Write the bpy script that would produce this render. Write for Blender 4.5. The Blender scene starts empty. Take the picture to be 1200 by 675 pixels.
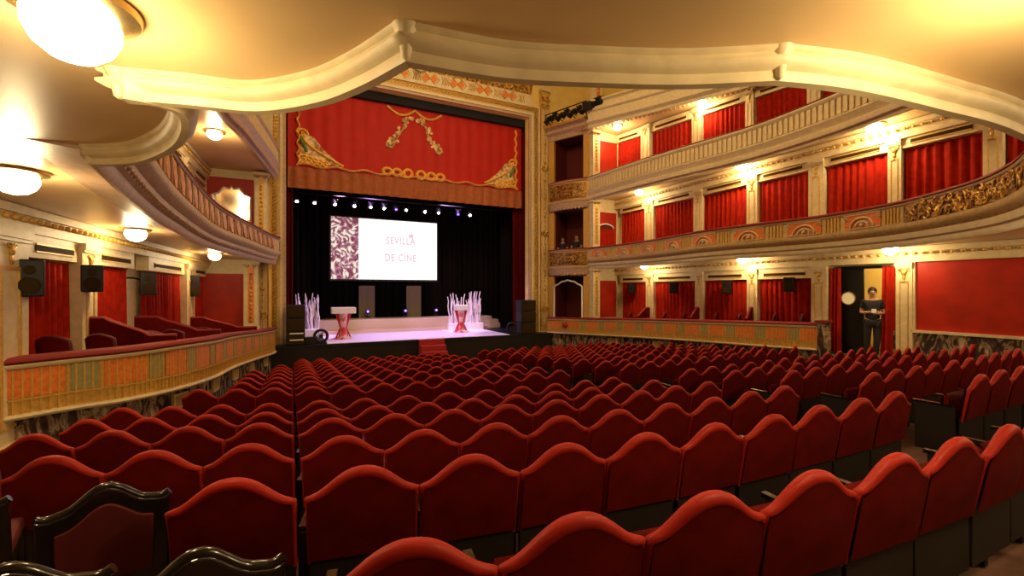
import bpy, bmesh, math, random
from math import pi, sin, cos, radians, sqrt, atan2
from mathutils import Vector, Matrix
random.seed(7)
scn = bpy.context.scene
COL = scn.collection

# ------------------------------------------------------------------ materials
MATS = {}
def mat(name, col, rough=.6, metal=0.0, emit=0.0, ecol=None, sheen=0.0, spec=.5, noise=0.0, nscale=6.0, bump=0.0, bscale=40.0, coat=0.0, col2=None):
    if name in MATS: return MATS[name]
    m = bpy.data.materials.new(name); m.use_nodes = True
    nt = m.node_tree; b = nt.nodes['Principled BSDF']
    b.inputs['Base Color'].default_value = (*col, 1); b.inputs['Roughness'].default_value = rough
    b.inputs['Metallic'].default_value = metal; b.inputs['Specular IOR Level'].default_value = spec
    if sheen: b.inputs['Sheen Weight'].default_value = sheen; b.inputs['Sheen Tint'].default_value = (*[min(1, c*1.6+.1) for c in col], 1)
    if coat: b.inputs['Coat Weight'].default_value = coat
    if emit:
        b.inputs['Emission Color'].default_value = (*(ecol or col), 1); b.inputs['Emission Strength'].default_value = emit
    tc = nt.nodes.new('ShaderNodeTexCoord')
    if noise or col2:
        n = nt.nodes.new('ShaderNodeTexNoise'); n.inputs['Scale'].default_value = nscale; n.inputs['Detail'].default_value = 5
        nt.links.new(tc.outputs['Object'], n.inputs['Vector'])
        r = nt.nodes.new('ShaderNodeValToRGB')
        c2 = col2 or tuple(c*(1-noise) for c in col)
        r.color_ramp.elements[0].position = .38; r.color_ramp.elements[1].position = .62
        r.color_ramp.elements[0].color = (*c2, 1); r.color_ramp.elements[1].color = (*col, 1)
        nt.links.new(n.outputs['Fac'], r.inputs['Fac']); nt.links.new(r.outputs['Color'], b.inputs['Base Color'])
    if bump:
        n2 = nt.nodes.new('ShaderNodeTexNoise'); n2.inputs['Scale'].default_value = bscale; n2.inputs['Detail'].default_value = 4
        nt.links.new(tc.outputs['Object'], n2.inputs['Vector'])
        bp = nt.nodes.new('ShaderNodeBump'); bp.inputs['Strength'].default_value = bump; bp.inputs['Distance'].default_value = .03
        nt.links.new(n2.outputs['Fac'], bp.inputs['Height']); nt.links.new(bp.outputs['Normal'], b.inputs['Normal'])
    MATS[name] = m
    return m

M_ivory = mat('ivory_plaster', (.70, .57, .36), .55, noise=.10, nscale=2.0)
M_soffit = mat('soffit_plaster', (.80, .55, .26), .34, noise=.10, nscale=1.2)
M_cream = mat('cream_paint', (.74, .60, .35), .5, noise=.12, nscale=8)
M_tan = mat('tan_paint', (.64, .44, .18), .5, noise=.2, nscale=12)
M_gold = mat('gold_leaf', (.72, .44, .10), .35, metal=.55, noise=.35, nscale=14, bump=.4, bscale=30)
M_goldp = mat('gold_paint', (.74, .44, .09), .42, metal=.2, noise=.2, nscale=20)
M_relief = mat('gilded_relief', (.80, .50, .10), .33, metal=.6, col2=(.22, .08, .02), nscale=9, bump=.9, bscale=14)
M_bronze = mat('bronze_relief', (.50, .27, .07), .35, metal=.6, col2=(.10, .03, .015), nscale=11, bump=.9, bscale=14)
M_mauve = mat('mauve_paint', (.54, .35, .22), .45, noise=.2, nscale=10)
M_orange = mat('orange_lacquer', (.85, .22, .03), .45, noise=.25, nscale=18)
M_green = mat('olive_paint', (.36, .32, .12), .5, noise=.2, nscale=18)
M_redwall = mat('red_wall_cloth', (.47, .020, .004), .5, spec=.3, noise=.2, nscale=3)
M_curtain = mat('red_curtain_velvet', (.40, .014, .003), .8, spec=.12, noise=.25, nscale=7)
M_rail = mat('dark_red_velvet', (.22, .006, .005), .75)
M_seat = mat('seat_velvet', (.13, .0040, .0012), .75, spec=.08, noise=.25, nscale=9)
M_lit_roll = mat('seat_velvet_lit_roll', (.34, .012, .0025), .55, spec=.25)  # same velvet as the seat, coloured brighter as if lit from above
M_dark = mat('dark_panel', (.014, .010, .007), .6, spec=.3)
M_black = mat('black_metal', (.010, .009, .008), .5, spec=.3)
M_blackcloth = mat('black_drape', (.006, .006, .009), .9)
M_brass = mat('brass', (.6, .42, .18), .25, metal=.9)
M_lacquer = mat('black_lacquer_wood', (.012, .008, .007), .22, coat=.5)
M_padred = mat('dark_red_upholstery', (.10, .004, .004), .7)
M_carpet = mat('brown_floor', (.13, .055, .03), .7, noise=.4, nscale=5)
M_redcarpet = mat('red_carpet', (.35, .015, .01), .8)
M_white = mat('white_vinyl', (.85, .80, .85), .35)
M_whitep = mat('white_lacquer', (.88, .86, .84), .3)
M_stagecream = mat('stage_riser_cream', (.62, .47, .32), .5)
M_skin = mat('skin', (.50, .27, .17), .5)
M_hair = mat('dark_hair', (.015, .01, .008), .6)
M_shirt = mat('black_cotton', (.012, .011, .012), .8)
M_trouser = mat('dark_trousers', (.018, .016, .018), .8)
M_paper = mat('white_paper', (.8, .8, .78), .6)
M_lamp = mat('lamp_glass', (1, .9, .7), .3, emit=38, ecol=(1, .80, .46))
M_lampfar = mat('lamp_glass_far', (1, .9, .7), .3, emit=30, ecol=(1, .80, .46))
M_spot = mat('spot_lens_white', (1, 1, 1), .3, emit=60, ecol=(.9, .85, 1))
M_spotb = mat('spot_lens_blue', (.3, .2, 1), .3, emit=6, ecol=(.16, .08, 1))
M_scr = mat('screen_white', (.1, .1, .1), .5, spec=0, emit=1.25, ecol=(1, .985, 1))
M_pink = mat('screen_lettering_pink', (.02, .01, .01), .5, emit=1.0, spec=0, ecol=(.86, .58, .68))
M_mirror = mat('mirror_glass', (.9, .88, .8), .08, metal=1)
M_grille = mat('dark_grille', (.04, .022, .008), .8, spec=.1)
M_brownred = mat('valance_fringe_cloth', (.36, .085, .015), .7, noise=.2, nscale=6)
M_board = mat('red_valance_cloth', (.46, .012, .005), .65, spec=.25, noise=.1, nscale=2)
M_branch = mat('white_branch_paint', (.85, .78, .82), .5)
M_yellowwall = mat('yellow_corridor_paint', (.80, .62, .18), .6)
M_pinkdoll = mat('red_white_print', (.85, .75, .72), .5, col2=(.6, .02, .02), nscale=3.5)

def marble():
    m = bpy.data.materials.new('veined_marble'); m.use_nodes = True; nt = m.node_tree; b = nt.nodes['Principled BSDF']
    tc = nt.nodes.new('ShaderNodeTexCoord'); n = nt.nodes.new('ShaderNodeTexNoise')
    mp = nt.nodes.new('ShaderNodeMapping'); mp.inputs['Rotation'].default_value = (.6, .5, .4); mp.inputs['Scale'].default_value = (1, 2.5, 1)
    n.inputs['Scale'].default_value = 2.2; n.inputs['Detail'].default_value = 7; n.inputs['Distortion'].default_value = 1.6
    r = nt.nodes.new('ShaderNodeValToRGB'); e = r.color_ramp.elements
    e[0].position = .40; e[0].color = (.035, .022, .020, 1); e[1].position = .64; e[1].color = (.50, .38, .24, 1)
    x = e.new(.50); x.color = (.10, .06, .045, 1); x = e.new(.545); x.color = (.42, .31, .19, 1); x = e.new(.58); x.color = (.13, .08, .055, 1)
    nt.links.new(tc.outputs['Object'], mp.inputs['Vector']); nt.links.new(mp.outputs['Vector'], n.inputs['Vector'])
    nt.links.new(n.outputs['Fac'], r.inputs['Fac']); nt.links.new(r.outputs['Color'], b.inputs['Base Color'])
    b.inputs['Roughness'].default_value = .25
    return m
M_marble = marble()
def floral():
    m = bpy.data.materials.new('screen_floral_print'); m.use_nodes = True; nt = m.node_tree; b = nt.nodes['Principled BSDF']
    tc = nt.nodes.new('ShaderNodeTexCoord'); n = nt.nodes.new('ShaderNodeTexNoise'); n.inputs['Scale'].default_value = 2.3; n.inputs['Distortion'].default_value = 3.0
    n.inputs['Detail'].default_value = 1.5
    r = nt.nodes.new('ShaderNodeValToRGB'); e = r.color_ramp.elements
    e[0].position = .36; e[0].color = (.22, .05, .07, 1); e[1].position = .60; e[1].color = (1, .88, .72, 1)
    x = e.new(.50); x.color = (.42, .18, .26, 1); x = e.new(.54); x.color = (.85, .55, .55, 1)
    nt.links.new(tc.outputs['Object'], n.inputs['Vector']); nt.links.new(n.outputs['Fac'], r.inputs['Fac'])
    b.inputs['Base Color'].default_value = (.03, .02, .02, 1); b.inputs['Specular IOR Level'].default_value = 0; nt.links.new(r.outputs['Color'], b.inputs['Emission Color'])
    b.inputs['Emission Strength'].default_value = .9
    return m
M_floral = floral()

# ------------------------------------------------------------------ mesh helpers
def tag(o, label=None, cat=None, group=None, kind=None):
    if label: o['label'] = label
    if cat: o['category'] = cat
    if group: o['group'] = group
    if kind: o['kind'] = kind
    return o
def empty(name, loc, rz=0, label=None, cat=None, group=None, kind=None):
    o = bpy.data.objects.new(name, None); COL.objects.link(o); o.location = loc; o.rotation_euler = (0, 0, rz)
    o.empty_display_size = .1
    return tag(o, label, cat, group, kind)

class MB:
    def __init__(s): s.v = []; s.f = []; s.mi = []; s.cur = 0
    def add(s, vs, fs, M=None):
        n = len(s.v)
        for p in vs:
            p = Vector(p)
            s.v.append(M @ p if M is not None else p)
        for f in fs: s.f.append([i+n for i in f]); s.mi.append(s.cur)
        return s
    def box(s, x0, x1, y0, y1, z0, z1, M=None):
        vs = [(x0,y0,z0),(x1,y0,z0),(x1,y1,z0),(x0,y1,z0),(x0,y0,z1),(x1,y0,z1),(x1,y1,z1),(x0,y1,z1)]
        return s.add(vs, [(0,3,2,1),(4,5,6,7),(0,1,5,4),(1,2,6,5),(2,3,7,6),(3,0,4,7)], M)
    def bar(s, a, b, w, z0, z1):
        """box along segment a-b (xy), width w centred"""
        a = Vector(a[:2]); b = Vector(b[:2]); d = (b-a); L = d.length; ang = atan2(d.y, d.x)
        M = Matrix.Translation((a.x, a.y, 0)) @ Matrix.Rotation(ang, 4, 'Z')
        return s.box(0, L, -w/2, w/2, z0, z1, M)
    def tube(s, pts, r, n=8, closed=False, cap=True, flat=1.0):
        pts = [Vector(p) for p in pts]; N = len(pts); base = len(s.v)
        rs = r if isinstance(r, (list, tuple)) else [r]*N
        up = Vector((0, 0, 1)); prev = None
        for i, p in enumerate(pts):
            if closed: t = pts[(i+1) % N]-pts[i-1]
            else: t = pts[min(i+1, N-1)]-pts[max(i-1, 0)]
            if t.length < 1e-9: t = Vector((0, 0, 1))
            t.normalize()
            if prev is None:
                a = t.cross(up)
                if a.length < 1e-3: a = t.cross(Vector((1, 0, 0)))
            else:
                a = prev-t*prev.dot(t)
                if a.length < 1e-6: a = t.cross(up)
            a.normalize(); prev = a; b = t.cross(a)
            for k in range(n):
                an = 2*pi*k/n
                s.v.append(p+a*cos(an)*rs[i]+b*sin(an)*rs[i]*flat)
        rings = N if closed else N-1
        for i in range(rings):
            j = (i+1) % N
            for k in range(n):
                k2 = (k+1) % n
                s.f.append([base+i*n+k, base+i*n+k2, base+j*n+k2, base+j*n+k]); s.mi.append(s.cur)
        if cap and not closed:
            s.f.append([base+k for k in range(n)][::-1]); s.mi.append(s.cur)
            s.f.append([base+(N-1)*n+k for k in range(n)]); s.mi.append(s.cur)
        return s
    def lathe(s, prof, n=20, M=None, c=(0, 0, 0)):
        base = len(s.v); c = Vector(c)
        for (r, z) in prof:
            for k in range(n):
                p = Vector((r*cos(2*pi*k/n), r*sin(2*pi*k/n), z))
                s.v.append((M @ p if M is not None else p)+c)
        for i in range(len(prof)-1):
            for k in range(n):
                k2 = (k+1) % n
                s.f.append([base+i*n+k, base+i*n+k2, base+(i+1)*n+k2, base+(i+1)*n+k]); s.mi.append(s.cur)
        s.f.append([base+k for k in range(n)][::-1]); s.mi.append(s.cur)
        s.f.append([base+(len(prof)-1)*n+k for k in range(n)]); s.mi.append(s.cur)
        return s
    def ball(s, c, r, n=8, sz=1.0, sx=1.0, sy=1.0):
        prof = [(max(r*sin(pi*i/n), 1e-4), -r*cos(pi*i/n)*sz) for i in range(n+1)]
        return s.lathe(prof, max(n, 6), Matrix.Diagonal((sx, sy, 1, 1)), c)
    def grid(s, fn, nu, nv):
        base = len(s.v)
        for i in range(nu+1):
            for j in range(nv+1): s.v.append(Vector(fn(i/nu, j/nv)))
        for i in range(nu):
            for j in range(nv):
                a = base+i*(nv+1)+j
                s.f.append([a, a+nv+1, a+nv+2, a+1]); s.mi.append(s.cur)
        return s
    def build(s, name, m, parent=None, world=True, smooth=None, bevel=0, label=None, mats=None, hide=False):
        me = bpy.data.meshes.new(name)
        off = Vector((0, 0, 0))
        if parent is not None and world:
            p = parent
            while p is not None: off += p.location; p = p.parent
        me.from_pydata([tuple(v-off) for v in s.v], [], s.f); me.update()
        for mm in (mats or [m]): me.materials.append(mm)
        for p, k in zip(me.polygons, s.mi): p.material_index = k
        bm = bmesh.new(); bm.from_mesh(me); bmesh.ops.recalc_face_normals(bm, faces=bm.faces); bm.to_mesh(me); bm.free()
        if smooth is not None:
            me.shade_smooth() if smooth >= 180 else me.shade_smooth()
            try: me.set_sharp_from_angle(angle=radians(smooth))
            except Exception: pass
        o = bpy.data.objects.new(name, me); COL.objects.link(o)
        if parent is not None: o.parent = parent
        if bevel:
            b = o.modifiers.new('bevel', 'BEVEL'); b.width = bevel; b.segments = 2; b.limit_method = 'ANGLE'
        if label: o['label'] = label
        return o

def struct(name, mb, m, smooth=None, label=None, mats=None):
    o = mb.build(name, m, smooth=smooth, mats=mats); o['kind'] = 'structure'
    if label: o['label'] = label
    return o

def catmull(P, n=8, closed=False):
    P = [Vector(p) for p in P]; out = []
    for i in range(len(P)-1):
        p0 = P[max(i-1, 0)]; p1 = P[i]; p2 = P[i+1]; p3 = P[min(i+2, len(P)-1)]
        for k in range(n):
            t = k/n
            out.append(.5*((2*p1)+(-p0+p2)*t+(2*p0-5*p1+4*p2-p3)*t*t+(-p0+3*p1-3*p2+p3)*t**3))
    out.append(P[-1]); return out

CENTER = Vector((4.8, 9.0))
class Path:
    """plan curve with z bottom and z top; outward = towards the middle of the hall"""
    def __init__(s, pts, n=10, side=None, smooth=True):
        P = [tuple(p) if len(p) == 4 else (p[0], p[1], 0, 0) for p in pts]
        s.p = catmull([Vector((a, b, c, d)) for a, b, c, d in P], n) if smooth else [Vector(q) for q in P]
        s.s = [0]
        for a, b in zip(s.p, s.p[1:]): s.s.append(s.s[-1]+(b.xy-a.xy).length if hasattr(b, 'xy') else 0)
        s.L = s.s[-1]; s.nr = []
        N = len(s.p)
        for i in range(N):
            a = s.p[max(i-1, 0)]; b = s.p[min(i+1, N-1)]
            t = Vector((b[0]-a[0], b[1]-a[1])); t.normalize()
            s.nr.append(Vector((-t.y, t.x)))
        mid = N//2
        v = CENTER-Vector((s.p[mid][0], s.p[mid][1]))
        if s.nr[mid].dot(v) < 0: s.nr = [-q for q in s.nr]
    def at(s, d):
        d = min(max(d, 0), s.L)
        lo = 0
        import bisect
        i = min(max(bisect.bisect_right(s.s, d)-1, 0), len(s.p)-2)
        t = (d-s.s[i])/max(s.s[i+1]-s.s[i], 1e-9)
        p = s.p[i].lerp(s.p[i+1], t); n = s.nr[i].lerp(s.nr[i+1], t)
        if not getattr(s, 'miter', False): n.normalize()
        return p, n
def sweep(mb, path, prof, d0=0, d1=None, step=.12, caps=True):
    """prof: closed or open list of (offset, t, dz); z = zb+(zt-zb)*t+dz"""
    d1 = path.L if d1 is None else d1
    ds = [d for d in path.s if d0 < d < d1]; ds = [d0]+ds+[d1]
    base = len(mb.v); m = len(prof)
    for d in ds:
        p, n = path.at(d)
        for (o, t, dz) in prof:
            mb.v.append(Vector((p[0]+n.x*o, p[1]+n.y*o, p[2]+(p[3]-p[2])*t+dz)))
    for i in range(len(ds)-1):
        for j in range(m):
            k = (j+1) % m
            mb.f.append([base+i*m+j, base+(i+1)*m+j, base+(i+1)*m+k, base+i*m+k]); mb.mi.append(mb.cur)
    if caps:
        mb.f.append([base+j for j in range(m)]); mb.mi.append(mb.cur)
        mb.f.append([base+(len(ds)-1)*m+j for j in range(m)]); mb.mi.append(mb.cur)
    return mb
def rect(o0, o1, t0, t1, dz0=0, dz1=0): return [(o0, t0, dz0), (o1, t0, dz0), (o1, t1, dz1), (o0, t1, dz1)]

# ------------------------------------------------------------------ floor profile (raked stalls)
HP = [(-3, .25), (0, .60), (1.02, .737), (1.93, .852), (2.84, .985), (3.76, 1.11), (4.65, 1.25), (5.5, 1.36), (7.0, 1.49), (15, 2.16), (30, 2.9)]
def hfun(s):
    for (a, ha), (b, hb) in zip(HP, HP[1:]):
        if s <= b: return ha+(hb-ha)*(s-a)/(b-a)
    return HP[-1][1]
AX = 5.0
def Rad(s): return max(18-1.2*max(s-2, 0), 11)
def bend(x): return (x-3.7) if x < 3.7 else ((x-7.5)*.5 if x > 7.5 else 0)
def s_of(x, y):
    s = y
    for _ in range(4): s = y-bend(x)**2/(2*Rad(s))
    return s
SEATH = .78
def floor_z(x, y): return -(hfun(s_of(x, y))+SEATH)

# ------------------------------------------------------------------ balcony curves
LB = [(-3.10, 7.15, -1.50, -.88), (-2.57, 7.6, -1.51, -.88), (-2.03, 8.0, -1.53, -.88), (-1.62, 9.0, -1.60, -.91), (-1.36, 10.3, -1.68, -.98), (-1.22, 11.8, -1.75, -1.05), (-.95, 14.0, -1.9, -1.19), (-.58, 16.4, -2.06, -1.32), (-.52, 17.3, -2.10, -1.36)]
RB = [(10.5, 17.5, -1.93, -1.31), (11.5, 15.45, -1.90, -1.27), (12.1, 12.6, -1.79, -1.15), (12.3, 9.8, -1.68, -1.05), (12.42, 8.2, -1.63, -.99), (12.5, 6.95, -1.58, -.95)]
def flat(pts, zb, zt): return [(x, y, zb, zt) for x, y in pts]
ML = [(-.55, 17.6), (-.78, 16.9), (-1.25, 14.0), (-1.62, 11.3), (-1.62, 8.0), (-1.50, 5.95), (-1.30, 4.2)]
MR = [(11.62, 15.75), (11.9, 13.5), (11.75, 11.5), (11.45, 9.6), (11.55, 8.0), (11.75, 6.4), (11.4, 4.7), (10.4, 3.2), (9.4, 2.4), (8.2, 1.85), (7.0, 1.45)]
REAR1 = [(-1.30, 4.2), (-.98, 3.97), (-.66, 3.4), (-.53, 2.82), (-.73, 2.70)]
REAR2 = [(-.73, 2.70), (-.45, 2.63), (-.16, 2.57), (.10, 2.33), (.27, 2.05), (.40, 1.75)]
REAR3 = [(.40, 1.75), (.80, 1.70), (1.19, 1.56), (1.53, 1.41), (1.87, 1.20)]
REAR4 = [(1.87, 1.20), (2.26, 1.10), (2.88, 1.03), (3.7, .98), (5.2, 1.08), (7.0, 1.45)]
UL = [(-.55, 17.3), (-.72, 15.9), (-1.15, 13.0), (-1.42, 11.5), (-1.55, 8.0), (-1.3, 5.0), (.2, 2.6), (2.2, 1.8), (5, 1.6), (8.5, 2.2), (10.6, 3.3), (11.8, 4.66)]
UR = [(11.65, 15.8), (11.8, 13.5), (12.0, 11.5), (12.3, 9.6), (12.4, 8.2), (12.2, 6.2), (11.8, 4.66)]
TR = [(11.3, 15.4), (12.5, 13.0), (13.3, 11.2), (13.95, 9.7), (14.5, 8), (14.8, 5), (14.8, 2)]
ZE = .90      # lower edge of first balcony
WXR = 13.3
def lwx(y): return -3.2+.053*(y-7.5)
def uwx(y): return 13.3+(15.8-y)*.196

def poly(name, ring, z, m, hole=None):
    mb = MB(); me = [(x, y, z) for x, y in ring]
    from mathutils.geometry import tessellate_polygon
    mb.add(me, [list(t) for t in tessellate_polygon([[Vector(p) for p in me]])])
    return struct(name, mb, m)
def xy(path_pts, n=6): return [(p.x, p.y) for p in catmull([Vector((a, b, 0)) for a, b in path_pts], n)]
# first-balcony soffit: horseshoe
inner = xy(ML)[:-1]+xy(REAR1)[:-1]+xy(REAR2)[:-1]+xy(REAR3)[:-1]+xy(REAR4)[:-1]+xy(MR[::-1])
ring = inner+[(11.6, 18.2), (15.2, 18.2), (15.2, -5.2), (-5.2, -5.2), (-5.2, 18.2), (-.55, 18.2)]
poly('ceiling', ring, 1.03, M_soffit)
poly('floor', ring, 1.32, M_carpet)['label'] = 'first balcony floor'
inner = xy(UL)[:-1]+xy(UR[::-1])
ring = inner+[(11.65, 18.2), (15.4, 18.2), (15.4, -5.2), (-5.2, -5.2), (-5.2, 18.2), (-.55, 18.2)]
poly('ceiling', ring, 4.02, M_soffit)
poly('floor', ring, 4.30, M_carpet)['label'] = 'second balcony floor'
inner = xy(TR)
ring = [(11.3, 18.2)]+inner+[(14.8, -5.2), (17.5, -5.2), (17.5, 18.2)]
poly('ceiling', ring, 7.0, M_soffit)
mb = MB().box(-5.3, 18, -5.3, 24, 11.5, 11.7); struct('ceiling', mb, M_ivory)

# stalls floor
mb = MB()
mb.grid(lambda u, v: (-4.6+18.6*u, -5.2+22.4*v, floor_z(-4.6+18.6*u, -5.2+22.4*v)), 50, 60)
struct('floor', mb, M_carpet, smooth=60)
# rear wall, outer shells
struct('wall_rear', MB().box(-5.4, 18, -5.5, -5.2, -3, 11.6), M_cream)
struct('wall_outer_right', MB().box(17.5, 17.8, -5.3, 24, -3.5, 11.6), M_cream)
struct('wall_outer_left', MB().box(-5.6, -5.3, -5.3, 24, -3.5, 11.6), M_cream)

# ------------------------------------------------------------------ balcony parapets
def beads(mb, path, off, t, dz, r, pitch, d0=0, d1=None, sz=1.0):
    d = d0+pitch/2; d1 = path.L if d1 is None else d1
    while d < d1:
        p, n = path.at(d); mb.ball((p[0]+n.x*off, p[1]+n.y*off, p[2]+(p[3]-p[2])*t+dz), r, 5, sz); d += pitch
def slats(mb, path, off, t0, t1, w, th, pitch, d0=0, d1=None):
    d = d0+pitch/2; d1 = path.L if d1 is None else d1
    while d < d1:
        sweep(mb, path, rect(off, off+th, t0, t1), d-w/2, d+w/2); d += pitch

def lower_parapet(pts, label, raillabel):
    P = Path(pts); p0 = P.p[0]
    root = empty('balcony_parapet', (p0[0], p0[1], p0[2]), 0, label, 'box parapet')
    b = MB(); sweep(b, P, rect(-.10, 0, 0, 1)); b.build('backing_board', M_goldp, root)
    b = MB(); sweep(b, P, [(-.02, 0, -.03), (.05, 0, -.03), (.07, 0, 0), (.05, 0, .03), (-.02, 0, .03)]); b.build('base_moulding', M_cream, root, smooth=40)
    b = MB(); sweep(b, P, [(-.02, 1, -.05), (.04, 1, -.05), (.06, 1, -.02), (.06, 1, 0), (-.02, 1, 0)]); b.build('top_moulding', M_cream, root, smooth=40)
    b = MB(); sweep(b, P, [(-.20, 1, 0), (.03, 1, 0), (.07, 1, .03), (.06, 1, .06), (.0, 1, .085), (-.18, 1, .085), (-.22, 1, .05)]); b.build('velvet_rail', M_rail, root, smooth=60, label=raillabel)
    b = MB(); sweep(b, P, rect(0, .02, .30, .34)); slats(b, P, 0, .34, .93, .018, .018, .082); slats(b, P, 0, .05, .30, .018, .018, .082); b.build('slat_grille', M_goldp, root)
    d = .12; k = 0
    while d < P.L-.3:
        w = .55 if k % 2 == 0 else .27
        b = MB(); sweep(b, P, rect(0, .014, .36, .90), d, min(d+w, P.L)); b.build('colour_panel', M_orange if k % 2 == 0 else M_green, root, label=('orange patterned panel' if k % 2 == 0 else 'olive green panel'))
        d += w+.06; k += 1
    return P, root
PL, _ = lower_parapet(LB, 'gold slatted box parapet with red velvet rail along left stalls', 'red velvet rail')
PR, _ = lower_parapet(RB, 'gold slatted box parapet with red velvet rail along right stalls', 'red velvet rail')

# marble dado under the parapets
for k, (P, nm) in enumerate(((PL, 'left'), (PR, 'right'))):
    b = MB(); N = len(P.p)
    top = []; bot = []
    for p, n in zip(P.p, P.nr):
        x, y = p[0]-n.x*.10, p[1]-n.y*.10
        b.v += [Vector((x, y, p[2])), Vector((x, y, floor_z(x, y)-.1)), Vector((x-n.x*.15, y-n.y*.15, p[2])), Vector((x-n.x*.15, y-n.y*.15, floor_z(x, y)-.1))]
    for i in range(N-1):
        a = 4*i
        for q in ((0, 4, 5, 1), (2, 3, 7, 6), (0, 2, 6, 4), (1, 5, 7, 3)): b.f.append([a+t for t in q]); b.mi.append(0)
    b.f.append([0, 1, 3, 2]); a = 4*(N-1); b.f.append([a, a+2, a+3, a+1]); b.mi += [0, 0]
    struct('trim_%d' % (k+1), b, M_marble, label='veined marble base under the %s boxes' % nm)
    # framed vents in the marble
    for q in ([.24, .40, .56, .72, .88] if k == 0 else [.3, .5, .7]):
        p, n = P.at(P.L*q); L0 = P.L*q
        Q = Path([(a[0], a[1], a[2]-.36, a[2]-.12) for a in P.p], smooth=False)
        root = empty('air_vent', (p[0], p[1], p[2]-.36), 0, 'cream framed vent in the marble below the %s boxes' % nm, 'vent', 'vents under the %s boxes' % nm)
        f = MB(); sweep(f, Q, rect(-.10, -.07, 0, .1), L0-.22, L0+.22); sweep(f, Q, rect(-.10, -.07, .9, 1), L0-.22, L0+.22)
        sweep(f, Q, rect(-.10, -.07, 0, 1), L0-.24, L0-.20); sweep(f, Q, rect(-.10, -.07, 0, 1), L0+.20, L0+.24); f.build('vent_frame', M_tan, root)
        f = MB(); slats(f, Q, -.10, .1, .9, .02, .015, .05, L0-.2, L0+.2); f.build('vent_bars', M_tan, root)

# box floors (left and right)
for P, side in ((PL, -1), (PR, 1)):
    b = MB()
    for p in P.p:
        wx = (lwx(p[1])-.3) if side < 0 else WXR+.3
        b.v += [Vector((p[0], p[1], p[2]+.03)), Vector((wx, p[1], p[2]+.03))]
    for i in range(len(P.p)-1): b.f.append([2*i, 2*i+1, 2*i+3, 2*i+2]); b.mi.append(0)
    struct('floor', b, M_carpet, label='floor of the %s boxes' % ('left' if side < 0 else 'right'))

# first balcony side parapets
def scroll_pts(c, u, w, r0, turns, sgn=1, n=16, ph=0):
    """flat spiral around c in plane (u,w)"""
    out = []
    for i in range(n+1):
        t = i/n; r = r0*(1-t*.8); a = ph+sgn*turns*2*pi*t
        out.append(Vector(c)+Vector(u)*(r*cos(a))+Vector(w)*(r*sin(a)))
    return out
def on_path(P, d, t, off):
    p, n = P.at(d); return Vector((p[0]+n.x*off, p[1]+n.y*off, p[2]+(p[3]-p[2])*t))
def path_scrolls(mb, P, d0, d1, num, off=.05, r=(.04, .10), thick=.014, tr=(.12, .88)):
    for _ in range(num):
        d = random.uniform(d0, d1); t = random.uniform(*tr); c = on_path(P, d, t, off)
        p, n = P.at(d); u = Vector((-n.y, n.x, 0)); w = Vector((0, 0, 1))
        mb.tube(scroll_pts(c, u, w, random.uniform(*r), random.choice([.8, 1.1, 1.4]), random.choice([-1, 1]), 12, random.uniform(0, 6.3)), thick, 5)

def mid_profile_parts(P, root, mm, fm):
    b = MB(); sweep(b, P, [(-.35, 0, .13), (-.05, 0, .10), (-.05, 0, .06), (0, 0, .0), (.03, 0, .0), (.06, 0, .05), (.06, 0, .12), (.10, 0, .15), (.12, 0, .22), (.12, 0, .26), (-.35, 0, .26)])
    b.build('lower_moulding', mm, root, smooth=35)
    b = MB(); sweep(b, P, [(-.3, 0, .26), (.10, 0, .26), (.20, 0, .34), (.22, 0, .40), (.22, 0, .45), (-.3, 0, .45)]); b.build('cavetto', fm, root, smooth=35)
    b = MB(); sweep(b, P, rect(-.1, .16, 0, 1, .45, -.0)); b.build('parapet_band', M_tan, root)
    b = MB(); sweep(b, P, [(-.05, 1, -.03), (.20, 1, -.03), (.22, 1, 0), (-.05, 1, 0)]); b.build('top_moulding', mm, root, smooth=35)
    b = MB(); sweep(b, P, [(-.12, 1, 0), (.18, 1, 0), (.22, 1, .03), (.20, 1, .07), (.1, 1, .09), (-.08, 1, .09), (-.14, 1, .05)]); b.build('velvet_rail', M_rail, root, smooth=60, label='dark red velvet rail')

P = PMR = Path(flat(MR, ZE, 1.76)); p0 = P.p[0]
root = empty('balcony_parapet', (p0[0], p0[1], ZE), 0, 'first balcony front on right with orange cartouche panels and gilded scrollwork', 'balcony front')
mid_profile_parts(P, root, M_cream, M_tan)
band = Path([(a[0], a[1], ZE+.47, 1.72) for a in P.p], smooth=False)
gild0 = 11.3
d = .25; k = 0
while d < gild0-.9:
    b = MB()
    n = 14
    sweep(b, band, rect(.16, .185, .06, .94), d, d+.84); op = b.build('orange_panel', M_orange, root, label='orange lacquered panel')
    b = MB()
    for (t0, t1, a0, a1) in ((.02, .08, 0, .84), (.92, .98, 0, .84)): sweep(b, band, rect(.18, .205, t0, t1), d+a0, d+a1)
    arc = []
    for i in range(n+1):
        a = pi*i/n; arc.append(on_path(band, d+.42-.27*cos(a), .1+.62*sin(a), .20))
    b.tube(arc, .025, 6)
    arc = [on_path(band, d+.42-.15*cos(pi*i/n), .1+.36*sin(pi*i/n), .20) for i in range(n+1)]; b.tube(arc, .03, 6)
    for q in (.03, .81): 
        b.tube(scroll_pts(on_path(band, d+q, .7, .2), (0, 1, 0), (0, 0, 1), .05, 1.2), .012, 5)
    b.ball(on_path(band, d+.42, .25, .2), .05, 6)
    b.build('cartouche', M_cream, op, smooth=60, label='raised cream arched cartouche')
    b = MB(); slats(b, band, .16, .05, .95, .035, .03, .08, d+.90, d+1.32); b.build('baluster_group', M_goldp, root)
    d += 1.40; k += 1
b = MB(); sweep(b, band, rect(.16, .19, .0, 1), d, band.L); b.build('gilded_band', M_bronze, root, label='dark bronze band')
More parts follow.
